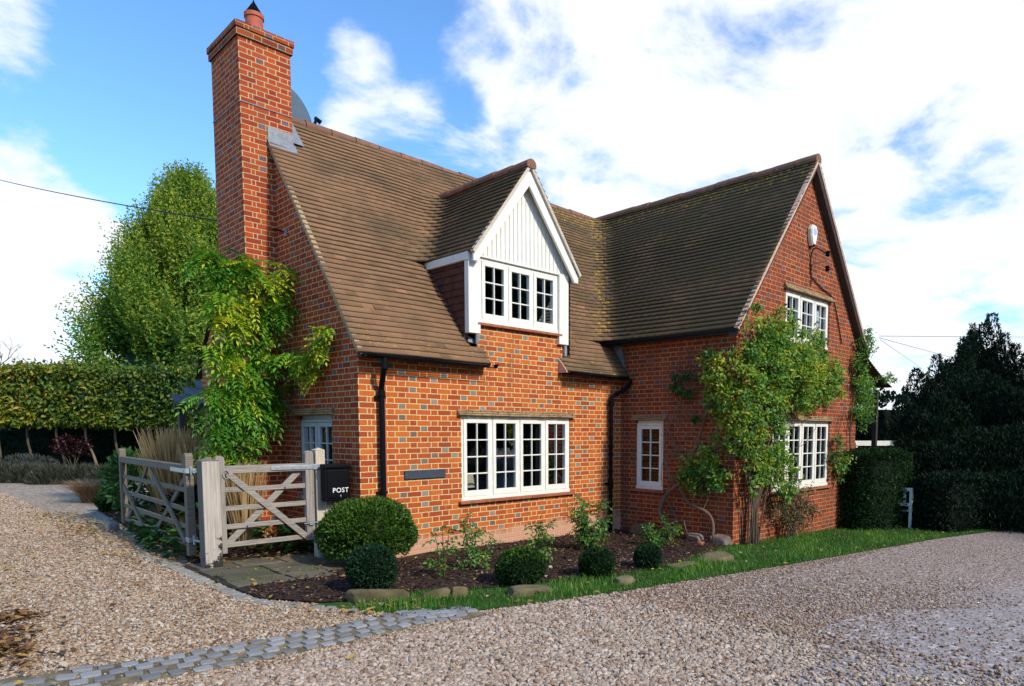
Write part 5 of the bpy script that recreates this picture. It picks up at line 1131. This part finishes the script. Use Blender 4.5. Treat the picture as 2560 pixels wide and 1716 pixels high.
# boards that carry the letter box, and the box
t = thing('board_panel', 'pale wooden boards fixed between the slim post and the cottage wall', 'fence', (-.16, .34, gzf(-.16, .34))); 
for k in range(3): m = MB(); m.box((-.10+.10*k, 0, .62), (.096, .022, 1.24+.012*(k % 2))); m.build('board', M_woodp, t, bevel=.003)
def letter_box():
    t = thing('letter_box', 'black metal letter box lettered POST on the boards by the house corner', 'letter box', (-.225, .22, .91)); w, h, d = .345, .485, .12
    m = MB(); m.box((0, .0, h/2-.01), (w, d, h-.02)); m.build('body', M_black, t, bevel=.022, seg=4)
    m = MB(); m.box((0, -d/2-.006, h*.46), (w*.80, .014, h*.74)); m.build('door', M_black, t, bevel=.008)
    m = MB(); m.box((0, -.008, h-.035), (w+.012, d+.026, .06)); m.build('lid', M_black, t, bevel=.018, seg=4)
    cu = bpy.data.curves.new('post word', 'FONT'); cu.body = 'POST'; cu.size = .085; cu.extrude = .0015; cu.offset = .0008; cu.align_x = 'CENTER'; cu.space_character = 1.1
    o = bpy.data.objects.new('post word', cu); C.objects.link(o); o.parent = t; o.location = (.03, -d/2-.0155, .115); o.rotation_euler = (R(90), 0, 0); cu.materials.append(M_white); bpy.context.view_layer.update(); me = bpy.data.meshes.new_from_object(o.evaluated_get(bpy.context.evaluated_depsgraph_get())); o2 = link('lettering', me, None, t, o.location); o2.rotation_euler = o.rotation_euler; bpy.data.objects.remove(o)
    if not me.materials: me.materials.append(M_white)
    m = MB(); m.tube([(.03, -d/2-.016, .075), (.03, -d/2-.012, .075)], .009, 10); m.box((.03, -d/2-.0165, .06), (.006, .003, .02)); m.build('lock', M_zinc, t)
letter_box()
t = thing('name_plaque', 'long blank slate-grey plaque on the front wall left of the big window', 'plaque', (.964, -.014, 1.215)); m = MB(); m.box((0, 0, 0), (.655, .024, .118)); m.build('plate', M_slate, t, bevel=.004); m = MB(); [m.tube([(x, -.016, 0), (x, -.012, 0)], [.004, .006], 8) for x in (-.30, .30)]; m.build('screw', M_zinc, t)
# alarm box
t = thing('alarm_box', 'cream and white alarm box with a pale blue round emblem high on the gable', 'alarm box', (7.53, YG, 5.34)); m = MB()
o6 = [(-.105, -.04), (-.115, .10), (-.06, .185), (.06, .185), (.115, .10), (.10, -.04), (.045, -.185), (-.05, -.185)]
m.prism([(a, -.005, b) for a, b in o6], (0, -.075, 0)); m.build('case', plain('cream plastic', (.70, .66, .50), .5, .03), t, bevel=.012); m = MB(); m.prism([(a*.9, -.078, b*.9+.006) for a, b in o6], (0, -.02, 0)); m.build('cover', M_white, t, bevel=.012)
m = MB(); m.tube([(0, -.1005, .06), (0, -.098, .06)], .062, 24); m.build('emblem', plain('pale blue print', (.36, .46, .75), .4, .08, 60), t); m = MB(); m.box((0, -.045, -.165), (.085, .086, .05)); m.build('lamp', M_black, t, bevel=.006)
# old wire bracket
t = thing('wire_bracket', 'old bracket with two dark insulators and a drooping cable on the gable', 'bracket', (7.63, YG, 4.86)); m = MB(); m.bar((0, -.01, 0), (0, -.30, .02), .03, .012); m.bar((0, -.01, .04), (0, -.01, -.06), .05, .012); m.bar((0, -.30, -.10), (0, -.30, .12), .02, .02); m.build('arm', M_zinc, t)
for z in (.14, -.12): m = MB(); m.tube([(0, -.30, z-.05), (0, -.30, z-.02), (0, -.30, z), (0, -.30, z+.03), (0, -.30, z+.05)], [.02, .05, .025, .045, .02], 12); m.build('insulator', M_black, t)
m = MB(); m.tube(catmull([(0, -.28, .14), (-.08, -.10, .26), (-.10, -.03, .10), (-.06, -.02, -.20), (.10, -.02, -.28), (.45, -.02, -.38), (.80, -.02, -.45), (1.0, -.02, -.62), (1.35, -.02, -1.3)], 6), .011, 6); m.build('cable', M_black, t)
# satellite dish behind the stack
t = thing('satellite_dish', 'grey satellite dish behind the chimney above the ridge', 'satellite dish', (.62, 3.62, 6.3)); m = MB(); V = []; F = []; nr, na = 7, 28
for i in range(nr):
    rr = .42*i/(nr-1)
    for k in range(na): q = 2*math.pi*k/na; V.append((rr*math.cos(q), -.35*rr*rr, rr*math.sin(q)*1.08))
F = [(i*na+k, i*na+(k+1) % na, (i+1)*na+(k+1) % na, (i+1)*na+k) for i in range(nr-1) for k in range(na)]
m.add(V, F); o = m.build('reflector', plain('dark grey dish', (.09, .12, .15), .4, .1, 8), t, loc=(.22, -.05, .72), smooth=True); o.rotation_euler = (R(-12), 0, R(28)); o.modifiers.new('s', 'SOLIDIFY').thickness = .008
m = MB(); m.tube([(.16, .0, .50), (.40, -.30, .52), (.46, -.36, .62)], .018, 6); m.tube([(.46, -.36, .60), (.50, -.30, .70), (.58, -.30, .66)], [.02, .035, .04], 8); m.build('receiver_arm', M_black, t); m = MB(); m.tube([(0, .05, -.4), (0, .05, .3), (.14, -.02, .7)], .02, 8); m.build('bracket', M_zinc, t)
# overhead wires
def wire(name, label, A, B, sag, r):
    A = Vector(A); B = Vector(B); t = thing(name, label, 'cable', A); m = MB(); m.tube([A.lerp(B, k/24)-A-Vector((0, 0, sag*4*(k/24)*(1-k/24))) for k in range(25)], r, 5); m.build('strand', M_black, t)
wire('overhead_cable', 'thin black cable running from the gable wall past the chimney to the left', (-.03, 1.96, 4.67), at(-60, 396, 26), .10, .012)
wire('overhead_cable', 'highest thin wire above the yew on the right', at(2008, 768, 17), at(2420, 771, 24), .0, .006)
wire('overhead_cable', 'thin wire falling right from the gable towards the yew, between two others', at(2008, 772, 17), at(2200, 824, 24), .0, .006)
wire('overhead_cable', 'lowest thin wire slanting down behind the yew', at(2010, 776, 17), at(2110, 845, 24), .0, .005)
for y0, z0 in ((1.98, 4.67),): 
    t = thing('cable_hook', 'small iron hook where the left cable meets the gable wall', 'hook', (-.02, y0-.02, z0-.02)); m = MB(); m.box((0, 0, 0), (.03, .02, .09)); m.tube([(-.01, 0, .02), (-.05, 0, .03)], .008, 6); m.build('plate', M_zinc, t)

# porch beyond the wing, white pergola, bench
t = thing('side_porch', 'small tiled lean-to porch on the far side of the wing, mostly hidden by climbers', 'porch', (10.9, -1.4, gzf(10.9, -1.4))); TLp = np.array(t.location)
m = MB(); 
for k in range(22):
    f0 = k/22; f1 = (k+1.15)/22; zt0 = 3.85-.98*f0-.12*f0*(1-f0)*2; zt1 = 3.85-.98*f1-.12*f1*(1-f1)*2; x0 = 9.86+2.35*f0; x1 = 9.86+2.35*f1; m.prism([(x0, -2.25, zt0-.01), (x1, -2.25, zt1+.012), (x1, -2.25, zt1-.006), (x0, -2.25, zt0-.025)], (0, 2.8, 0), .3+.4*random.random())
o = local(m.build('roof', plain('porch tile', (.10, .062, .034), .85, .45, 9), t), TLp)
m = MB(); m.box((11.0, -.55, 1.2), (2.2, .10, 3.0)); local(m.build('wall', M_brickw, t), TLp); m = MB(); m.box((11.9, -2.0, 1.3), (.10, .10, 3.0)); local(m.build('post', M_oak, t), TLp)
m = MB(); 
for x in (10.15, 10.85): m.box((x, -.64, 1.25), (.09, .06, 2.2))
for z in (.9, 1.3, 1.7, 2.1, 2.32): m.box((10.5, -.64, z), (.7, .05, .05 if z < 2.3 else .09))
local(m.build('window', M_greenpipe, t), TLp); m = MB(); m.add([(10.15, -.62, .3), (10.85, -.62, .3), (10.85, -.62, 2.3), (10.15, -.62, 2.3)], [(0, 1, 2, 3)]); local(m.build('pane', M_glass, t), TLp)
q = at(2066, 1030, 17.0); t = thing('white_pergola', 'white painted pergola posts glimpsed between the climber and the yew', 'pergola', (q.x, q.y, gzf(q.x, q.y))); zz = t.location.z
m = MB(); m.box((0, 0, .8), (.10, .10, 2.1)); m.build('post', M_white, t); m = MB(); m.box((-1.1, .8, .8), (.10, .10, 2.1)); m.build('post', M_white, t); m = MB(); m.bar((.3, -.2, 1.83), (-1.5, 1.1, 1.83), .06, .12); m.build('beam', M_white, t)
# white bench seen end on
q = at(2096, 1190, 14.5); t = thing('garden_bench', 'white garden bench seen end-on, mostly hidden between the clipped hedge and the yew', 'bench', (q.x-.24, q.y+1.3, gzf(q.x, q.y)-.02)); t.rotation_euler = (0, 0, R(90))
for x in (0, -1.3):
    for y in (-.22, .22): m = MB(); m.box((x, y, .30 if y < 0 else .45), (.06, .06, .60 if y < 0 else .90)); m.build('leg', M_white, t, bevel=.008)
    m = MB(); m.tube(catmull([(x, -.27, .58), (x, -.22, .63), (x, 0, .62), (x, .16, .70), (x, .22, .86)], 5), .033, 8); m.build('armrest', M_white, t)
m = MB()
for k in range(5): m.box((-.65, -.20+.10*k, .42), (1.34, .075, .025))
m.build('seat', M_white, t, bevel=.004); m = MB(); m.box((-.65, .24, .86), (1.34, .03, .08)); m.box((-.65, .24, .55), (1.34, .03, .06)); [m.box((-.1-.12*k, .24, .70), (.05, .02, .26)) for k in range(10)]; m.build('backrest', M_white, t)
# slate roofed shed behind the house corner
q = at(398, 921, 13.4); t = thing('slate_shed', 'small open shed with a grey slate roof behind the wisteria', 'shed', (q.x+.9, q.y+1.2, .1)); TLs = np.array(t.location); X0, Y0, Z0 = q.x, q.y, q.z
m = MB(); r = random.Random(6); nrow = 4
for k in range(nrow):
    y0 = Y0+k*.21; z0 = Z0+k*.155; xs_ = X0+k*.27; x = xs_-(.11 if k % 2 else 0)
    while x < X0+3.0:
        x2 = x+.24; a = max(x, xs_)
        m.add([(a+.003, y0, z0+.012), (x2-.003, y0, z0+.012+r.uniform(-.003, .004)), (x2-.003, y0+.25, z0+.183), (a+.003, y0+.25, z0+.183), (a+.003, y0, z0), (x2-.003, y0, z0)], [(0, 1, 2, 3), (0, 4, 5, 1)], r.random()); x = x2
local(m.build('roof', plain('blue grey slate', (.09, .10, .105), .55, .4, 6, .4), t), TLs)
m = MB(); m.box((X0+1.9, Y0+.6, 1.1), (2.2, .1, 2.2)); m.box((X0+1.5, Y0+.02, Z0-.07), (3.0, .08, .12)); local(m.build('wall', M_oak, t), TLs)
m = MB(); m.box((X0+.15, Y0+.1, Z0/2), (.12, .12, Z0)); local(m.build('post', M_oak, t), TLs)

# ------------------------------------------------------------------ stones
def rock(name, label, x, y, s, seed, mat=None, rz=0., sink=.42, cat='stone'):
    rg = np.random.default_rng(seed); V, F = ICO3; k = unit(rg.normal(size=(12, 3))*np.array([1, 1, .8])); V2 = V.copy()
    k = np.concatenate([unit(np.array([[1, 0, 0], [-1, 0, 0], [0, 1, 0], [0, -1, 0], [0, 0, 1], [0, 0, -1]])+rg.normal(0, .22, (6, 3))), unit(rg.normal(size=(7, 3)))])
    for i, kk in enumerate(k):
        c = (.52 if i < 6 else .72)+.16*rg.random(); dd = V2@kk; V2 = V2-np.clip(dd-c, 0, None)[:, None]*kk
    V2 = V2/np.abs(V2).max(0)
    V2 = V2*(1+.035*rg.normal(size=(len(V2), 1))); V2 = V2*np.array(s)/2; c_, s_ = math.cos(rz), math.sin(rz); V2 = V2@np.array([[c_, s_, 0], [-s_, c_, 0], [0, 0, 1]]); V2[:, 2] += s[2]*(.5-sink)
    me = mesh_np(name, V2, F); o = link(name, me, mat or M_rock); o.location = (x, y, gzf(x, y)); tag(o, label, cat, 'rough stones edging the bed'); return o
rock('edging_stone', 'longest brown edging stone, in front of the blue-green box ball', -1.10, -2.34, (.62, .15, .26), 1, rz=-.55, sink=.42)
rock('edging_stone', 'low brown edging stone right of the longest one', -.62, -2.55, (.34, .15, .20), 2, rz=-.5)
rock('edging_stone', 'small upright brown stone leaning between two low ones in the grass', -.40, -2.66, (.20, .12, .24), 3, rz=-.3)
rock('edging_stone', 'broad flat stone in the grass under the yellow-tipped box ball', .22, -2.98, (.62, .30, .17), 4, rz=-.15)
rock('edging_stone', 'pointed pale rock standing in the grass before the second dark box ball', 1.42, -3.28, (.30, .20, .22), 5, rz=.2, sink=.5)
rock('edging_stone', 'largest rounded mossy boulder near the wing corner', 3.62, -3.08, (.74, .40, .24), 6, rz=-.15, sink=.5)
rock('edging_stone', 'low flat stone in the grass left of the mossy boulder', 2.85, -3.02, (.55, .25, .10), 12, rz=-.1)
rock('footing_stone', 'square grey footing block at the base of the shaded side wall', 4.95, -.62, (.16, .62, .40), 7, M_rock, sink=.36)
rock('footing_stone', 'pinkish broken stone against the wall under the vine', 4.97, -1.75, (.16, .40, .22), 8, M_rockb, sink=.3)
rock('footing_stone', 'pale broken footing stone at the corner of the wing', 5.02, -2.25, (.24, .34, .26), 9, M_rockb, sink=.3)
rock('loose_brick', 'fallen pink brick lying on the mulch near the corner of the wing', 4.72, -2.05, (.22, .12, .14), 10, M_tilepink if 'M_tilepink' in globals() else M_sill, .3, cat='brick')
rock('granite_block', 'squared granite block by the far end of the field gate', -1.72, 4.75, (.20, .16, .22), 11, M_sett, sink=.35)

# ------------------------------------------------------------------ ornamental grasses and border plants
def grass_clump(name, label, x, y, h, sp, n, mat, w=.012, plume=0., droop=.25, z=None, straight=1.):
    t = thing(name, label, 'ornamental grass', (x, y, gzf(x, y))); V = []; F = []; T = []; a = rng.uniform(0, 2*np.pi, n); b = rng.random(n)**.6*sp*.35; lean = rng.random(n)**.7*sp; hh = h*rng.uniform(.65, 1.0, n)
    base = np.stack([b*np.cos(a), b*np.sin(a), np.full(n, -.02)], 1); oa = a+rng.normal(0, .5, n); od = np.stack([np.cos(oa), np.sin(oa), np.zeros(n)], 1); side = np.stack([-np.sin(oa+rng.normal(0, 1., n)), np.cos(oa), np.zeros(n)], 1); side = unit(side); segs = 5
    for k in range(segs+1):
        f = k/segs; c = base+od*(lean*f**straight)[:, None]+np.array([0, 0, 1.])*(hh*(f-droop*f**3))[:, None]; ww = w*(1-.85*f) if not plume else w*(1 if f < .62 else plume*(1.02-f)/.38+.2); V += [c+side*ww/2, c-side*ww/2]
    Vv = np.stack(V, 1).reshape(-1, 3); o = np.arange(n)*(2*segs+2); F = np.concatenate([np.stack([o+2*k, o+2*k+1, o+2*k+3, o+2*k+2], 1) for k in range(segs)]); tt = np.tile(rng.normal(.5, .22, n), segs)
    link('blade', mesh_np('blade', Vv, F, tint=np.clip(tt, 0, 1)), mat, t); return t
grass_clump('tall_grass', 'tallest straw-coloured feather grass behind the wide gate', -.98, 4.1, 1.95, .42, 900, G_straw, .012, 2.2, .12)
grass_clump('tall_grass', 'straw-coloured feather grass between the tall one and the chimney', -.72, 3.6, 1.75, .36, 700, G_straw, .012, 2.2, .12)
grass_clump('tall_grass', 'thin straw grass beside the chimney, behind the short gate', -.80, 1.75, 1.45, .28, 330, G_straw, .010, 2., .12)
grass_clump('russet_grass', 'low russet arching grass beyond the wide gate by the gravel', -.80, 10.4, .95, .75, 1500, G_russet, .016, 0, .45, straight=1.4)
grass_clump('russet_grass', 'fading russet grass among the leaves inside the wide gate', -1.1, 2.9, .75, .4, 700, G_russet, .010, 0, .35)
def broad_plant(name, label, x, y, r, h, n, mat, ll, cat='plant'):
    t = thing(name, label, cat, (x, y, gzf(x, y))); L = Leaves(); a = rng.uniform(0, 2*np.pi, n); rr = r*rng.random(n)**.5; P = np.stack([rr*np.cos(a)*.6, rr*np.sin(a)*.6, rng.uniform(.03, h, n)], 1); L.add(P, np.stack([np.cos(a), np.sin(a), rng.uniform(-.1, .8, n)], 1), np.tile([0, 0, 1.], (n, 1))+rdir(n)*.3, rng.uniform(ll*.6, ll*1.2, n), rng.uniform(ll*.4, ll*.75, n), rng.normal(.5, .25, n), droop=.25); L.build('foliage', mat, t); return t
for k, (x, y, r, h, lb) in enumerate([(-1.60, 1.45, .30, .28, 'broad green leaves spilling under the near end of the wide gate'), (-1.68, 2.15, .28, .26, 'broad leaved plant at the gravel edge under the wide gate'), (-1.55, 2.9, .26, .24, 'broad leaved plant below the middle of the wide gate'), (-1.45, 3.9, .28, .3, 'broad leaved plant by the far stile of the wide gate'), (-1.15, 2.3, .34, .62, 'taller broad leaved plant inside the garden behind the gates'), (-.75, .95, .30, .45, 'leafy green plant behind the short gate'), (-.3, 1.2, .30, .30, 'low dark green plant under the side window')]): broad_plant('border_plant', lb, x, y, r, h, 60, G_broad, .17)['group'] = 'leafy border plants by the gates'
t = thing('garden_shrub', 'dark leafy shrub inside the garden behind the wide gate', 'shrub', (-.95, 3.1, .15)); L = Leaves(); shrub_shell(L, (0, 0, .42), .45, 1500, .09, .05, .45, .2, (1, 1, .85), jitter=.2); L.build('foliage', G_dark, t)
t = thing('garden_shrub', 'bright green leafy shrub seen through the top of the wide gate', 'shrub', (-1.05, 6.1, .15)); L = Leaves(); shrub_shell(L, (0, 0, .75), .5, 900, .12, .07, .55, .2, (1, 1, 1.1), jitter=.25, core=False); L.build('foliage', G_broad, t)

# ------------------------------------------------------------------ stuff: grass, chips, leaves, gravel
def sample_poly(poly, n):
    P = np.array(poly); out = np.zeros((0, 2))
    while len(out) < n:
        q = rng.uniform(P.min(0), P.max(0), (n*2, 2)); q = q[in_poly(q[:, 0], q[:, 1], poly)]; out = np.concatenate([out, q])
    return out[:n]
def turf_blades():
    strip_ = [(x, y) for x, y in GRASS_EDGE[:-1]]+[(13.2, -2.2), (5.3, -2.42), (4.24, -2.62), (3.02, -2.86), (1.81, -2.95), (1.02, -2.75), (-.02, -2.50), (-.74, -2.22), (-1.15, -2.24), (-1.40, -2.4)]
    near = sample_poly(strip_, 62000); pn = np.sin(near[:, 0]*3.1+np.sin(near[:, 1]*4.3)*1.3)*np.sin(near[:, 1]*5.2+near[:, 0]*1.7)+np.sin(near[:, 0]*9+near[:, 1]*7)*.35; near = near[rng.random(len(near)) < np.clip(.75+.55*pn, .25, 1)]; d = np.hypot(near[:, 0]-CAM.x, near[:, 1]-CAM.y); near = near[rng.random(len(near)) < np.clip(9/d, .3, 1)]
    joints = np.column_stack([rng.uniform(-1.85, -.2, 900), np.repeat([-.54, -.16, .23, -.90], 225)+rng.normal(0, .03, 900)]); jc = np.column_stack([rng.normal(-1.45, .10, 350), rng.normal(.22, .05, 350)]); cl = np.concatenate([np.column_stack([rng.normal(a, .07, 160), rng.normal(b, .06, 160)]) for a, b in ((-1.35, -.15), (-.9, -.5), (-.7, .2), (-.45, -.1), (-1.7, -.6), (-1.2, -2.5), (-1.3, -2.62), (-.9, -2.9))])
    bedw = sample_poly(BED, 1500); bedw = bedw[np.sin(bedw[:, 0]*4+np.sin(bedw[:, 1]*5)*2) > .2]
    P = np.concatenate([near, joints[::2], jc, cl, bedw]); n = len(P); hh = np.concatenate([rng.uniform(.03, .085, len(near)), rng.uniform(.015, .05, n-len(near))]); patch = .5+.5*np.sin(P[:, 0]*2.3+np.sin(P[:, 1]*3)*2)
    hh *= (.7+.5*patch)
    a = rng.uniform(0, 2*np.pi, n); lean = hh*rng.uniform(.2, .9, n); base = np.column_stack([P, gz(P[:, 0], P[:, 1])+.008]); od = np.stack([np.cos(a), np.sin(a), np.zeros(n)], 1); sd2 = np.stack([-np.sin(a), np.cos(a), np.zeros(n)], 1); w = rng.uniform(.004, .008, n)[:, None]; mid = base+od*(lean*.35)[:, None]+np.array([0, 0, 1.])*(hh*.6)[:, None]; tip = base+od*lean[:, None]+np.array([0, 0, 1.])*hh[:, None]
    V = np.stack([base+sd2*w/2, base-sd2*w/2, mid-sd2*w*.4, mid+sd2*w*.4, tip], 1).reshape(-1, 3); o = np.arange(n)*5; Fq = np.stack([o, o+1, o+2, o+3], 1); Ft = np.stack([o+3, o+2, o+4], 1); T = np.clip(rng.normal(.45, .18, n)+.30*(patch-.5)+(rng.random(n) < .03)*.5, 0, 1)
    stuff(link('grass', mesh_np('grass', V, [Fq, Ft], tint=np.concatenate([T, T])), G_grass))
turf_blades()
def flat_bits(name, P, size, mat, T, asp=.5, lift=.03, tiltv=.5):
    n = len(P); L = Leaves(); base = np.column_stack([P, gz(P[:, 0], P[:, 1])+lift+rng.uniform(0, .012, n)]); a = rng.uniform(0, 2*np.pi, n); D = np.stack([np.cos(a), np.sin(a), rng.normal(0, tiltv, n)*.5], 1); N = np.tile([0, 0, 1.], (n, 1))+rdir(n)*tiltv; s = size*rng.uniform(.5, 1.3, n); L.add(base, D, N, s, s*asp*rng.uniform(.6, 1.3, n), T, fold=.12, droop=.1); o = L.build(name, mat); stuff(o); return o
flat_bits('bark_mulch', sample_poly(BED, 16000), .050, G_chip, np.clip(rng.normal(.42, .27, 16000), 0, 1), .42, .026, .55)
flat_bits('garden_litter', sample_poly(GARDEN_BED, 6000), .07, G_litter, np.clip(rng.normal(.25, .22, 6000), 0, 1), .5, .028, .6)
lp = np.concatenate([sample_poly(BED, 420), sample_poly(TURF[:11]+[(13, -2.4), (5.2, -2.5), (1, -2.7), (-1.2, -2.2)], 260), sample_poly(PAVE, 40), np.column_stack([rng.normal(-1.95, .25, 900), rng.uniform(.9, 8, 900)]), np.column_stack([rng.uniform(-4.2, 1.5, 220), rng.uniform(-6, 6, 220)]), np.column_stack([rng.normal(-1.2, .25, 60), rng.normal(-2.55, .12, 60)])])
flat_bits('fallen_leaves', lp, .062, G_litter, np.clip(rng.normal(.62, .25, len(lp)), 0, 1), .6, .04, .5)
lw = np.concatenate([np.column_stack([rng.normal(-3.82, .13, 420), rng.normal(-1.95, .35, 420)]), np.column_stack([rng.normal(-3.62, .10, 170), rng.normal(-1.02, .13, 170)])])
flat_bits('wind_blown_leaves', lw, .07, G_litter, np.clip(rng.normal(.30, .25, len(lw)), 0, 1), .55, .035, .6)

def pebbles():
    # stones thin out with distance; beyond about 13 m the ground sheet's own texture carries on
    n = 380000; r = 3.8+10.3*rng.random(n)**1.3; a = rng.uniform(-.30, 1.42, n); r[:70000] = 13.5+12*rng.random(70000)**1.1; a[:70000] = rng.uniform(-.02, .26, 70000); x = CAM.x+r*np.sin(a); y = CAM.y+r*np.cos(a)
    notp = [TURF, BED, PAVE, GARDEN_BED]
    ok = np.ones(n, bool)
    for p in notp: ok &= ~in_poly(x, y, p)
    ok &= ~((x > .0) & (y > -2.3)) & ~((x > -1.98) & (y > -1.2))
    mid = np.array([(-4.6, -3.05), (-3.9, -2.98), (-3.40, -3.08), (-2.85, -3.14), (-2.35, -3.15), (-1.8, -3.12), (-1.3, -3.06), (-.98, -3.10), (-.62, -3.27)]); dm = np.abs(y-np.interp(x, mid[:, 0], mid[:, 1])); on = (x < -.6) & (dm < .25)
    ok &= ~on | (rng.random(n) < .30)
    grit = (-y-.09*x+1.6*(np.sin(x*1.9+y*1.3)*.18+np.sin(x*.7-y*2.1)*.15) > 5.85) & (x > -1.0); ok &= ~grit | (rng.random(n) < .22)
    ok &= rng.random(n) < np.where((x > .3) & (y < -4.2), np.clip(1.0-(x-.3)*.2, .10, 1), 1)
    x = x[ok]; y = y[ok]; r = r[ok]; onb = on[ok]; n = len(x); sz = rng.gamma(4, .0034, n)*np.clip(.75+r*.035, .9, 1.2)+.004; sz = np.clip(sz*.54, .005, .018); sz[onb] *= .5; sz *= np.where((x > .3), np.clip(1-(x-.3)*.05, .65, 1), 1)
    east = (y+.0-.09*x) < -3.35; sz *= np.where(east & (x < 1.2), 1.32, 1.)
    V = np.column_stack([x, y, gz(x, y)+sz*.25+rng.uniform(0, .006, n)]); me = bpy.data.meshes.new('gravel_stones'); me.vertices.add(n); me.vertices.foreach_set('co', V.astype(np.float32).ravel())
    a1 = me.attributes.new('scl', 'FLOAT_VECTOR', 'POINT'); a1.data.foreach_set('vector', (sz[:, None]*np.column_stack([rng.uniform(.8, 1.4, n), rng.uniform(.65, 1.1, n), rng.uniform(.4, .75, n)])).astype(np.float32).ravel())
    a2 = me.attributes.new('rot', 'FLOAT_VECTOR', 'POINT'); a2.data.foreach_set('vector', np.column_stack([rng.normal(0, .35, n), rng.normal(0, .35, n), rng.uniform(0, 6.28, n)]).astype(np.float32).ravel())
    a3 = me.attributes.new('stone', 'FLOAT', 'POINT'); a3.data.foreach_set('value', np.clip(np.where(east, rng.beta(np.where(x < .8, 2.2, 1.5), np.where(x < .8, 1.1, 1.6), n)*.5+.5, rng.beta(1.6, 1.5, n)*.5), 0, .999).astype(np.float32))
    t = NT('pebble'); f = t.attr('stone', 'INSTANCER')
    warm = [(0, (0.076, 0.047, 0.033)), (0.08, (0.189, 0.111, 0.062)), (0.2, (0.325, 0.207, 0.115)), (0.32, (0.393, 0.279, 0.177)), (0.41, (0.431, 0.357, 0.268)), (0.495, (0.484, 0.443, 0.393))]
    cold = [(0.505, (0.062, 0.04, 0.03)), (0.6, (0.172, 0.1, 0.06)), (0.7, (0.287, 0.178, 0.108)), (0.8, (0.287, 0.22, 0.164)), (0.9, (0.388, 0.296, 0.218)), (1, (0.503, 0.413, 0.324))]
    c = t.ramp(f, warm+cold); c = t.mix(t.math('MULTIPLY', t.rng(t.noise(60, 3, .6, t.geo()), .4, .75), .3), c, (.30, .20, .13)); mat = t.done(t.bsdf(c, .7, None, .35))
    o = link('gravel_stones', me, None); stuff(o)
    ng = bpy.data.node_groups.new('scatter stones', 'GeometryNodeTree'); ng.interface.new_socket('Geometry', in_out='INPUT', socket_type='NodeSocketGeometry'); ng.interface.new_socket('Geometry', in_out='OUTPUT', socket_type='NodeSocketGeometry')
    gi = ng.nodes.new('NodeGroupInput'); go = ng.nodes.new('NodeGroupOutput'); ic = ng.nodes.new('GeometryNodeMeshIcoSphere'); ic.inputs['Subdivisions'].default_value = 2; ic.inputs['Radius'].default_value = 1
    sp = ng.nodes.new('GeometryNodeSetPosition'); nz = ng.nodes.new('ShaderNodeTexNoise'); nz.inputs['Scale'].default_value = 1.1; vm = ng.nodes.new('ShaderNodeVectorMath'); vm.operation = 'SUBTRACT'; vm.inputs[1].default_value = (.5, .5, .5); v2 = ng.nodes.new('ShaderNodeVectorMath'); v2.operation = 'SCALE'; v2.inputs['Scale'].default_value = .9
    lk = ng.links.new; lk(ic.outputs[0], sp.inputs[0]); lk(nz.outputs['Color'], vm.inputs[0]); lk(vm.outputs[0], v2.inputs[0]); lk(v2.outputs[0], sp.inputs['Offset'])
    sm = ng.nodes.new('GeometryNodeSetShadeSmooth'); lk(sp.outputs[0], sm.inputs[0]); st = ng.nodes.new('GeometryNodeSetMaterial'); st.inputs['Material'].default_value = mat; lk(sm.outputs[0], st.inputs[0])
    def named(nm, ty): q = ng.nodes.new('GeometryNodeInputNamedAttribute'); q.data_type = ty; q.inputs[0].default_value = nm; return q.outputs[0]
    ip = ng.nodes.new('GeometryNodeInstanceOnPoints'); lk(gi.outputs[0], ip.inputs['Points']); lk(st.outputs[0], ip.inputs['Instance']); er = ng.nodes.new('FunctionNodeEulerToRotation'); lk(named('rot', 'FLOAT_VECTOR'), er.inputs[0]); lk(er.outputs[0], ip.inputs['Rotation']); lk(named('scl', 'FLOAT_VECTOR'), ip.inputs['Scale']); lk(ip.outputs[0], go.inputs[0])
    md = o.modifiers.new('scatter', 'NODES'); md.node_group = ng
pebbles()

# pieces that only share a material become parts of their own
def explode(o):
    bm = bmesh.new(); bm.from_mesh(o.data); seen = set(); isl = []
    for f in bm.faces:
        if f.index in seen: continue
        st = [f]; g = []; seen.add(f.index)
        while st:
            q = st.pop(); g.append(q)
            for e_ in q.edges:
                for h in e_.link_faces:
                    if h.index not in seen: seen.add(h.index); st.append(h)
        isl.append(g)
    if len(isl) > 1:
        for g in isl:
            ids = {}; V = []; F = []
            for f in g:
                F.append([ids.setdefault(v.index, len(ids)) for v in f.verts])
            inv = sorted(ids, key=ids.get); bm.verts.ensure_lookup_table(); V = [tuple(bm.verts[i].co) for i in inv]
            me = bpy.data.meshes.new(o.name.split('.')[0]); me.from_pydata(V, [], F); me.update(); c = link(o.name.split('.')[0], me, o.data.materials[0], o.parent); c.location = o.location; c.rotation_euler = o.rotation_euler
            for md in o.modifiers:
                if md.type == 'BEVEL': b = c.modifiers.new('bevel', 'BEVEL'); b.width = md.width; b.segments = md.segments; b.limit_method = 'ANGLE'; b.angle_limit = R(40)
        bpy.data.objects.remove(o)
    bm.free()
for o in [o for o in C.objects if o.type == 'MESH' and o.name.split('.')[0] in ('fascia', 'flashing', 'eaves_end', 'hinge', 'screw', 'bolt', 'lead_line', 'latch', 'partition', 'upper_floor', 'floor') or (o.type == 'MESH' and o.name.startswith('stem') and o.parent and o.parent.get('category') == 'hedge')]: explode(o)
